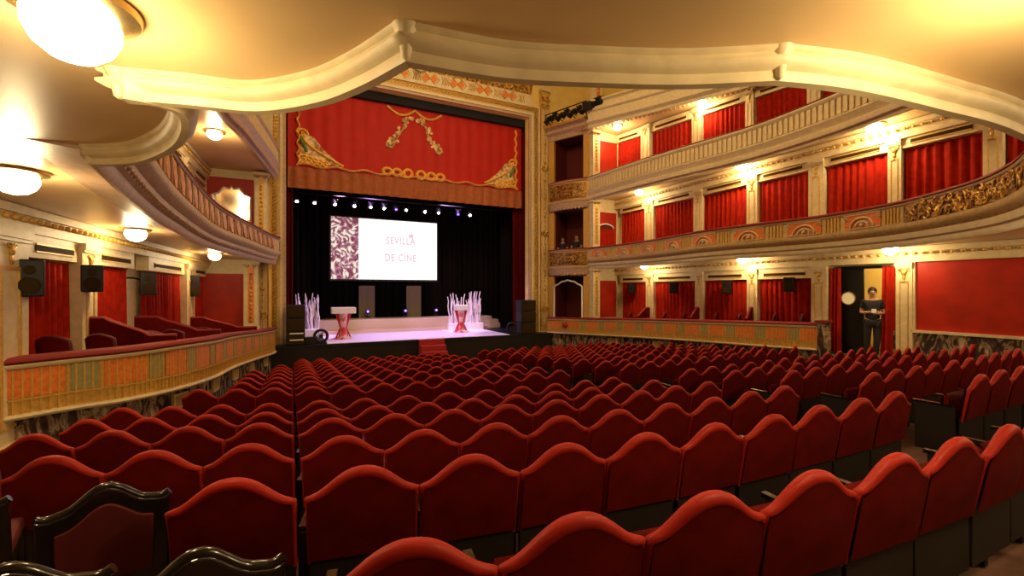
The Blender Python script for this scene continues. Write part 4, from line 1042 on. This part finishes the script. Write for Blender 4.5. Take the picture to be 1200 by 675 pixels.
# box partitions and chairs
def partition(p0, p1, z0, zt0, zt1, label):
    root = empty('box_partition', (p0[0], p0[1], z0), 0, label, 'partition')
    a = Vector(p0); c = Vector(p1); t = (c-a).normalized(); n = Vector((-t.y, t.x))*.03
    vs = []
    prof = [(0, zt0), (.25, zt0), (.32, zt0-.06), (.65, zt1+.06), (.72, zt1), (1, zt1)]
    for s2 in (1, -1):
        for u, z in prof: q = a+(c-a)*u+n*s2; vs.append((q.x, q.y, z))
        for u in (1, 0): q = a+(c-a)*u+n*s2; vs.append((q.x, q.y, z0))
    k = len(prof)+2
    b = MB(); b.add(vs, [tuple(range(k)), tuple(range(k, 2*k))[::-1]]+[(i, (i+1) % k, k+(i+1) % k, k+i) for i in range(k)]); b.build('padded_panel', M_seat, root)
    b = MB(); b.tube([((a+(c-a)*u).x, (a+(c-a)*u).y, z+.01) for u, z in prof], .035, 6); b.build('top_roll', M_rail, root, smooth=60)
def front_at_y(P, y):
    return min(P.p, key=lambda p: abs(p[1]-y))
for i, y in enumerate((9.3, 11.6, 15.2)):
    f = front_at_y(PL, y-.2); partition((lwx(y)+.1, y), (f[0]-.12, y-.25), f[2]+.03, f[3]+.46, f[3]+.16, 'red padded partition between left boxes, %s from the camera' % ords[i])
for i, y in enumerate((13.7, 11.25, 9.2)):
    f = front_at_y(PR, y-.2); partition((WXR-.26, y), (f[0]+.12, y-.15), f[2]+.03, f[3]+.46, f[3]+.14, 'red padded partition between right boxes, %s from the stage' % ords[i])
def box_chair(x, y, z, rz, label):
    root = empty('box_chair', (x, y, z), rz, label, 'chair')
    b = MB(); b.box(-.21, .21, -.2, .2, .40, .47); b.build('seat', M_seat, root, world=False, bevel=.02)
    b = MB()
    def fn(u, v):
        X = -.20+.40*u; return (X, -.20-.05*v-.04*cos(pi*(u-.5)), .48+(.36+.06*cos(pi*(u-.5)))*v)
    b.grid(fn, 10, 5); n0 = len(b.v); 
    b.grid(lambda u, v: tuple(Vector(fn(u, v))+Vector((0, -.05, 0))), 10, 5); b.build('backrest', M_seat, root, world=False, smooth=60)
    b = MB(); b.tube([tuple(Vector(fn(0, j/5))+Vector((0, -.025, 0))) for j in range(6)]+[tuple(Vector(fn(i/10, 1))+Vector((0, -.025, 0))) for i in range(1, 11)]+[tuple(Vector(fn(1, 1-j/5))+Vector((0, -.025, 0))) for j in range(1, 6)], .028, 6); b.build('backrest_frame', M_padred, root, world=False, smooth=60)
    for sx in (-1, 1):
        for sy in (-1, 1): b = MB(); b.tube([(sx*.18, sy*.17, .41), (sx*.19, sy*.19, 0)], [.022, .014], 6); b.build('leg', M_lacquer, root, world=False)
    return root
lc = [(-2.75, 8.3, .1), (-2.35, 8.65, .0), (-2.65, 9.85, .1), (-2.05, 9.85, -.1), (-2.2, 10.6, .0), (-1.95, 11.0, 0), (-2.2, 12.6, .1), (-1.75, 12.3, 0), (-1.8, 13.4, 0), (-1.9, 14.4, 0), (-1.6, 15.75, 0)]
for i, (x, y, rz) in enumerate(lc):
    f = front_at_y(PL, y); box_chair(x, y, f[2]+.03, rz-.5, 'small red velvet chair in the left boxes, %s from the camera' % ords[i])
rc = [(12.75, 14.9), (12.7, 12.9), (12.75, 12.0), (12.8, 10.7), (12.8, 9.8), (12.85, 8.7), (12.85, 7.9)]
for i, (x, y) in enumerate(rc):
    f = front_at_y(PR, y); box_chair(x, y, f[2]+.03, .6, 'small red velvet chair in the right boxes, %s from the stage' % ords[i])

# ------------------------------------------------------------------ theatre seats
HW = .243; SH = .665; PK = .775
def crown(x, sh=SH, pk=PK):
    t = min(abs(x)/(HW*.98), 1); return sh+(pk-sh)*(.5+.5*cos(pi*t**1.15))
def lean(z): return -.16*(z-.36)
def seat_meshes():
    d = {}
    # upholstered back (rear face slightly domed)
    b = MB(); N = 18
    def rear(u, v):
        x = -HW+2*HW*u; z = .36+(crown(x)-.012-.36)*v; return (x, lean(z)-.018-.012*sin(pi*u)*sin(pi*min(v, .9)), z)
    def front(u, v):
        x = -HW+2*HW*u; z = .36+(crown(x)-.012-.36)*v; return (x, lean(z)+.035+.02*sin(pi*u)*sin(pi*v), z)
    b.grid(rear, N, 8); b.grid(front, N, 8)
    d['backrest'] = (b, M_seat, 50)
    b = MB(); pts = []; rs = []
    for i in range(6): z = .34+(SH-.34)*i/6; pts.append((-HW, lean(z)+.005, z)); rs.append(.010+.004*i/6)
    for i in range(23):
        x = -HW+2*HW*i/22; z = crown(x); pts.append((x, lean(z)+.005, z)); rs.append(.019+.010*sin(pi*i/22))
    for i in range(6): z = SH-(SH-.34)*(i+1)/6; pts.append((HW, lean(z)+.005, z)); rs.append(.014-.004*(i+1)/6)
    b.tube(pts, rs, 10); d['edge_roll'] = (b, M_lit_roll, 80)
    b = MB(); b.box(-HW, HW, -.0, .03, .07, .37); b.box(-.02, .02, .02, .30, 0, .32); d['base_panel'] = (b, M_dark, None)
    b = MB()
    def cu(u, v):
        a = 2*pi*v; return (-HW+.02+2*(HW-.02)*u, .135+.055*cos(a)*(1-.15*abs(2*u-1)**3), .42+.17*sin(a))
    b.grid(cu, 8, 12); b.box(-HW+.02, HW-.02, .11, .15, .27, .57); d['seat_cushion'] = (b, M_seat, 60)
    b = MB(); b.box(-HW-.034, -HW-.006, .05, .36, .0, .47); d['side_panel'] = (b, M_dark, None)
    b = MB(); b.box(-HW-.038, -HW-.002, .06, .38, .47, .495); d['armrest'] = (b, M_lacquer, None)
    return d
SM = seat_meshes()
proto = empty('theatre_seat', (0, 0, 0)); parts = {}
for k, (b, m, sm) in SM.items(): parts[k] = b.build(k, m, parts['backrest'] if k == 'edge_roll' else proto, world=False, smooth=sm)
m2 = MB(); m2.box(HW+.006, HW+.034, .05, .36, 0, .47); endp = m2.build('side_panel', M_dark, proto, world=False); me_endp = endp.data; bpy.data.objects.remove(endp)
m2 = MB(); m2.box(HW+.002, HW+.038, .06, .38, .47, .495); endp = m2.build('armrest', M_lacquer, proto, world=False); me_arm = endp.data; bpy.data.objects.remove(endp)

ROWS = [1.00, 1.93, 2.84, 3.76, 4.65, 5.5, 7.0, 7.80, 8.65, 9.5, 10.35, 11.2, 12.05, 12.9, 13.75, 14.55]
NR = len(ROWS)
PITCH = .52
def row_curve(s, x): return s+bend(x)**2/(2*Rad(s))
def row_slots(s, x0, dirn, xlim, start_half=True):
    """positions along arc starting at x0"""
    out = []; x = x0
    step = lambda x: PITCH/sqrt(1+(bend(x)/Rad(s))**2)
    x += dirn*step(x)/2
    while (x < xlim if dirn > 0 else x > xlim):
        out.append((x, row_curve(s, x), atan2(bend(x)/Rad(s), 1))); x += dirn*step(x)
    return out
def left_limit(y):
    if y < 6.9: return -1.95
    p = front_at_y(PL, y+.3); return p[0]+.35
def right_limit(y):
    if y < 6.3: return 12.35
    p = front_at_y(PR, y); return p[0]-.35
slots = []
for ri, s in enumerate(ROWS):
    yl = row_curve(s, 0)
    L_ = row_slots(s, .03, -1, left_limit(yl)+.2) if yl < 13 else []
    A_ = row_slots(s, .06, 1, 4.62)
    B_ = row_slots(s, 5.86, 1, right_limit(row_curve(s, 12)))
    if ri == 0: A_ = A_; 
    slots += [(ri, 'L', i, len(L_), *q) for i, q in enumerate(L_)]
    slots += [(ri, 'A', i, len(A_), *q) for i, q in enumerate(A_)]
    slots += [(ri, 'B', i, len(B_), *q) for i, q in enumerate(B_)]
# camera visibility test (in the frame, generous)
def proj(x, y, z):
    r = x*.8957-y*.4446; d = x*.4446+y*.8957
    if d < .3: return None
    return 600+520*r/d, 340-520*z/d, d
vis = []; blackslots = []; extra = []
for sl in slots:
    ri, blk, i, n, x, y, a = sl
    if ri == 0 and blk == 'A' and False: continue
    p = proj(x, y, -hfun(ROWS[ri]))
    if p is None: continue
    w = 520*.3/p[2]
    if p[0] < -w or p[0] > 1200+w or p[1] > 675+15:
        if -200 < p[0] < 2600 and p[1] < 900 and p[2] > .7 and blk != 'L' and ri < 5: extra.append(sl)
        continue
    if ri <= 1 and blk == 'L' and not (ri == 1 and i == 0): blackslots.append(sl); continue
    vis.append((p[2], sl))
vis.sort(key=lambda t: t[0])
near = vis[:300]; far = vis[300:]
used = [False]
def seat_label(ri, blk, i, n):
    row = ('row %s' % '') 
    rr_ = '%s row from the camera' % ords[ri] if ri < 8 else '%s row from the stage' % ords[NR-1-ri]
    if blk == 'L': w = '%s left of the straight gap' % ords[i]
    elif blk == 'A': w = '%s right of the straight gap' % ords[i]
    else: w = '%s right of the aisle' % ords[min(i, 16)]
    return 'red theatre seat, %s, %s' % (rr_, w)
def place_seat(sl):
    ri, blk, i, n, x, y, a = sl
    if not used[0]: r = proto; used[0] = True; ch = list(parts.values())
    else:
        r = proto.copy(); COL.objects.link(r); ch = []
        for k, c in parts.items():
            q = c.copy(); COL.objects.link(q); q.parent = ch[0] if k == 'edge_roll' else r; ch.append(q)
    z = floor_z(x, y)
    jit = random.Random(int(x*1000)+ri)
    r.location = (x, y, z); r.rotation_euler = (jit.uniform(-.012, .012), 0, a+jit.uniform(-.02, .02))
    r['label'] = seat_label(ri, blk, i, n); r['category'] = 'theatre seat'; r['group'] = 'red theatre seats in the stalls'
    if (blk == 'A' and i == n-1) or (blk == 'B' and i == n-1) or (blk == 'L' and i == 0):
        for nm, me in (('side_panel', me_endp), ('armrest', me_arm)):
            q = bpy.data.objects.new(nm, me); COL.objects.link(q); q.parent = r
    return r
for d, sl in near: place_seat(sl)
for sl in extra: place_seat(sl)
print('seats near', len(near), 'far', len(far), 'extra', len(extra))
if far:
    b = MB(); mlist = [M_seat, M_lit_roll, M_dark, M_lacquer]
    for d, (ri, blk, i, n, x, y, a) in far:
        M = Matrix.Translation((x, y, floor_z(x, y))) @ Matrix.Rotation(a, 4, 'Z')
        for k, (mbk, m, sm) in SM.items():
            b.cur = mlist.index(m); b.add(mbk.v, mbk.f, M)
    o = b.build('theatre_seats', None, mats=mlist, smooth=50)
    tag(o, 'distant red theatre seats in the rows nearest the stage', 'theatre seats', None, 'stuff')

# brass strip along the straight gap, fixed between seats
# black framed loose chairs at the near left
def black_chair(x, y, z, rz, label):
    root = empty('lacquered_chair', (x, y, z), rz, label, 'chair', None)
    def top(x):
        t = min(abs(x)/.225, 1)
        if t < .66: return .685+.09*(.5+.5*cos(pi*t/.66))
        return .685-.018*sin((t-.66)/.34*pi*.5)+.022*((t-.66)/.34)**3
    prof = [(-.225, .28)]+[(-.225+.45*i/32, top(-.225+.45*i/32)) for i in range(33)]+[(.225, .28)]
    inner = [(-.165, .34)]+[(-.165+.33*i/16, top(-.165+.33*i/16)-.07) for i in range(17)]+[(.165, .34)]
    b = MB()
    for yy in (-.025, .025): pass
    n = len(prof)
    vs = [(a, -.03-.14*(c-.3), c) for a, c in prof]+[(a, .02-.14*(c-.3), c) for a, c in prof]
    b.add(vs, [tuple(range(n)), tuple(range(n, 2*n))[::-1]]+[(i, (i+1) % n, n+(i+1) % n, n+i) for i in range(n)])
    b.build('back_frame', M_lacquer, root, world=False, bevel=.008)
    b = MB(); b.tube([(a, -.005-.14*(c-.3), c+.004) for a, c in prof[1:-1]], .018, 8); b.build('top_rail', M_lacquer, root, world=False, smooth=70, label='glossy black carved top rail')
    b = MB(); n = len(inner)
    vs = [(a, -.042-.14*(c-.3), c) for a, c in inner]+[(a, -.028-.14*(c-.3), c) for a, c in inner]
    b.add(vs, [tuple(range(n)), tuple(range(n, 2*n))[::-1]]+[(i, (i+1) % n, n+(i+1) % n, n+i) for i in range(n)]); b.build('back_pad', M_padred, root, world=False, bevel=.006)
    b = MB(); b.box(-.21, .21, .03, .46, .34, .42); b.build('seat', M_padred, root, world=False, bevel=.02)
    for sx in (-.20, .20):
        for sy in (.0, .43): b = MB(); b.tube([(sx, sy, .36), (sx*1.02, sy*1.03-.0, 0)], [.022, .016], 8); b.build('leg', M_lacquer, root, world=False)
bl = [(-.25, 1.62, .10, 'black lacquered chair with gleaming curved top, front left, nearest the red seats'), (-.76, 2.66, .22, 'black lacquered chair with dark red back, standing behind the red rows at left'), (-.72, 1.78, .18, 'black lacquered chair cut by the bottom edge, lower left'), (-1.42, 2.92, .25, 'black lacquered chair at the left frame edge')]
for (x, y, rz, lb) in bl: black_chair(x, y, -(hfun(s_of(x, y))+.78), rz, lb)

# ------------------------------------------------------------------ people
def skin_mesh(name, V, E, R, m, parent, sub=2, label=None):
    me = bpy.data.meshes.new(name); me.from_pydata(V, E, []); o = bpy.data.objects.new(name, me); COL.objects.link(o)
    o.modifiers.new('s', 'SKIN'); sk = me.skin_vertices[0].data
    for i, r in enumerate(R):
        rr2 = r if isinstance(r, tuple) else (r, r); sk[i].radius = rr2; sk[i].use_root = (i == 0)
    sb = o.modifiers.new('u', 'SUBSURF'); sb.levels = sub; sb.render_levels = sub
    bpy.context.view_layer.update()
    m2 = bpy.data.meshes.new_from_object(o.evaluated_get(bpy.context.evaluated_depsgraph_get())); bpy.data.objects.remove(o)
    m2.shade_smooth(); m2.materials.clear(); m2.materials.append(m)
    n = bpy.data.objects.new(name, m2); COL.objects.link(n); n.parent = parent
    if label: n['label'] = label
    return n
def hand(V, E, R, wi, w, d, side):
    """palm and fingers from wrist index wi at w, direction d"""
    d = Vector(d).normalized(); up = Vector((0, 0, 1)); s_ = d.cross(up).normalized()*side; n_ = s_.cross(d)
    w = Vector(w); pi_ = len(V); V.append(tuple(w+d*.05)); E.append((wi, pi_)); R.append((.030, .018))
    for k in range(4):
        a = w+d*.085+s_*(-.027+.018*k); L = (.07, .078, .074, .058)[k]
        i0 = len(V); V.append(tuple(a)); V.append(tuple(a+d*L*.5-n_*.01)); V.append(tuple(a+d*L*.85-n_*.035)); R.extend([.009, .0085, .007]); E.extend([(pi_, i0), (i0, i0+1), (i0+1, i0+2)])
    i0 = len(V); a = w+d*.03-s_*.03; V.append(tuple(a)); V.append(tuple(a+d*.035-s_*.012)); R.extend([.011, .009]); E.extend([(pi_, i0), (i0, i0+1)])
def person(loc, rz, label, pose='stand', H=1.75, shirt=M_shirt, trou=M_trouser):
    root = empty('person', loc, rz, label, 'person')
    k = H/1.75
    if pose == 'stand':
        pel = (0, 0, .94); hipL, hipR = (-.09, 0, .90), (.09, 0, .90); kL, kR = (-.10, -.03, .50), (.085, -.05, .50); aL, aR = (-.11, .03, .09), (.06, .0, .09); tL, tR = (-.13, -.12, .03), (.06, -.15, .03)
        sh = 1.43; dz = 0
    else:
        pel = (0, 0, .50); hipL, hipR = (-.09, 0, .48), (.09, 0, .48); kL, kR = (-.11, -.40, .50), (.11, -.40, .50); aL, aR = (-.11, -.42, .09), (.11, -.42, .09); tL, tR = (-.12, -.55, .03), (.12, -.55, .03)
        sh = .99
    c = sh-.48
    if pose == 'stand':
        eL, eR = (-.225, .02, sh-.29), (.225, .03, sh-.29); wL, wR = (-.03, -.24, sh-.26), (.05, -.25, sh-.30)
    else:
        eL, eR = (-.26, -.04, sh-.27), (.26, -.04, sh-.27); wL, wR = (-.15, -.27, sh-.33), (.15, -.27, sh-.33)
    V = [pel, (0, -.01, c+.12), (0, 0, sh-.16), (0, .0, sh), (0, -.005, sh+.07), (0, -.015, sh+.13), (0, -.02, sh+.22), (0, -.01, sh+.29),
         (-.155, 0, sh-.01), eL, wL, (.155, 0, sh-.01), eR, wR,
         hipL, kL, aL, tL, hipR, kR, aR, tR]
    E = [(0, 1), (1, 2), (2, 3), (3, 4), (4, 5), (5, 6), (6, 7), (3, 8), (8, 9), (9, 10), (3, 11), (11, 12), (12, 13), (0, 14), (14, 15), (15, 16), (16, 17), (0, 18), (18, 19), (19, 20), (20, 21)]
    R = [(.15, .11), (.13, .10), (.155, .11), (.11, .08), .055, (.062, .07), (.078, .095), (.05, .06), .062, .045, .028, .062, .045, .028, .085, .058, .04, (.042, .03), .085, .058, .04, (.042, .03)]
    hand(V, E, R, 10, wL, (.85, -.25, .25) if pose == 'stand' else (.3, -1, -.1), 1); hand(V, E, R, 13, wR, (-.85, -.25, .3) if pose == 'stand' else (-.3, -1, -.1), -1)
    V = [tuple(Vector(p)*k) for p in V]; R = [tuple(q*k for q in r) if isinstance(r, tuple) else r*k for r in R]
    body = skin_mesh('body', V, E, R, M_skin, root)
    g = 1.12
    Vs = [V[0], V[1], V[2], tuple(Vector(V[3])+Vector((0, 0, .005))), V[8], tuple((Vector(V[8])+Vector(V[9]))/2+Vector((0, 0, -.05))), V[11], tuple((Vector(V[11])+Vector(V[12]))/2+Vector((0, 0, -.05)))]
    skin_mesh('shirt', Vs, [(0, 1), (1, 2), (2, 3), (3, 4), (4, 5), (3, 6), (6, 7)], [(.17*k, .135*k), (.155*k, .125*k), (.18*k, .135*k), (.12*k, .10*k), .085*k, .075*k, .085*k, .075*k], shirt, root, label='black short-sleeved shirt')
    Vt = [V[0], V[14], V[15], tuple(Vector(V[16])+Vector((0, 0, -.02))), V[18], V[19], tuple(Vector(V[20])+Vector((0, 0, -.02)))]
    skin_mesh('trousers', Vt, [(0, 1), (1, 2), (2, 3), (0, 4), (4, 5), (5, 6)], [(.155*k, .12*k), .105*k, .075*k, .062*k, .105*k, .075*k, .062*k], trou, root)
    b = MB(); hc = Vector(V[6])
    def hf(u, v):
        th = 2*pi*u; ph = pi*(.53+.15*sin(th))*v; return (hc.x+.094*k*sin(ph)*cos(th), hc.y+.022*k+.104*k*sin(ph)*sin(th), hc.z+.022*k+.125*k*cos(ph))
    b.grid(hf, 18, 8); b.build('hair', M_hair, root, world=False, smooth=80)
    # face: nose, eyes, mouth, ears
    b = MB(); b.tube([(0, hc.y-.088*k, hc.z+.01*k), (0, hc.y-.108*k, hc.z-.030*k), (0, hc.y-.088*k, hc.z-.038*k)], [.008*k, .013*k, .008*k], 6); b.build('nose', M_skin, root, world=False, smooth=80)
    for s2 in (-1, 1):
        b = MB(); b.ball((s2*.032*k, hc.y-.084*k, hc.z+.008*k), .010*k, 6); b.build('eye', M_hair, root, world=False, smooth=80)
        b = MB(); b.ball((s2*.084*k, hc.y+.01, hc.z-.01*k), .026*k, 6, 1.3, .4, .8); b.build('ear', M_skin, root, world=False, smooth=80)
    b = MB(); b.tube([(-.022*k, hc.y-.080*k, hc.z-.058*k), (0, hc.y-.088*k, hc.z-.060*k), (.022*k, hc.y-.080*k, hc.z-.058*k)], .005*k, 5); b.build('mouth', M_padred, root, world=False)
    for q in (17, 21):
        t = Vector(V[q]); a = Vector(V[q-1]); b = MB(); b.tube([(a.x, a.y+.05, .045), (a.x, a.y-.02, .05), (t.x, t.y+.02, .04), (t.x, t.y-.04, .03)], [.04, .048, .046, .03], 8); b.build('shoe', M_black, root, world=False, smooth=70)
    return root
pr = person((13.0, 5.93, -1.71), -1.05, 'person in black shirt and dark trousers standing in doorway, forearms folded', 'stand', 1.75)
b = MB(); b.box(-.045, .045, -.012, .012, -.05, .05, Matrix.Translation((.0, -.31, 1.20))); 
b.build('held_paper', M_paper, pr, world=False, label='small pale object held in the hands')
x, y = ptb(.62, -.30); c1 = person((x, y, 1.21), -1.0, 'person in dark clothes seated in middle stage box, right one', 'sit', 1.72)
x, y = ptb(.25, -.35); c2 = person((x, y, 1.21), -1.0, 'person in dark clothes seated in middle stage box, left one', 'sit', 1.65)
for i, u in enumerate((.62, .25)):
    x, y = ptb(u, -.33); box_chair(x, y, 1.21, -1.0+pi, 'red chair under the seated person in middle stage box, %s one' % ('right', 'left')[i])
b = MB(); x0, y0 = ptb(.1, -.05)
r0 = [ptb(.1, -.05), ptb(.9, -.05), ptb(.9, -1.1), ptb(.1, -1.1)]

# ------------------------------------------------------------------ camera, world
cam = bpy.data.cameras.new('camera'); co = bpy.data.objects.new('camera', cam); COL.objects.link(co)
cam.sensor_width = 36; cam.lens = 520/1200*36; cam.shift_y = 2.5/1200; cam.clip_start = .05
co.location = (0, 0, 0); co.rotation_euler = (pi/2, 0, -math.atan2(.4446, .8957)); scn.camera = co
w = bpy.data.worlds.new('world'); scn.world = w; w.use_nodes = True
w.node_tree.nodes['Background'].inputs['Color'].default_value = (.5, .32, .16, 1); w.node_tree.nodes['Background'].inputs['Strength'].default_value = .02
scn.view_settings.view_transform = 'Standard'; scn.view_settings.look = 'None'; scn.view_settings.gamma = 1; scn.view_settings.use_curve_mapping = False
scn.view_settings.exposure = 0.0
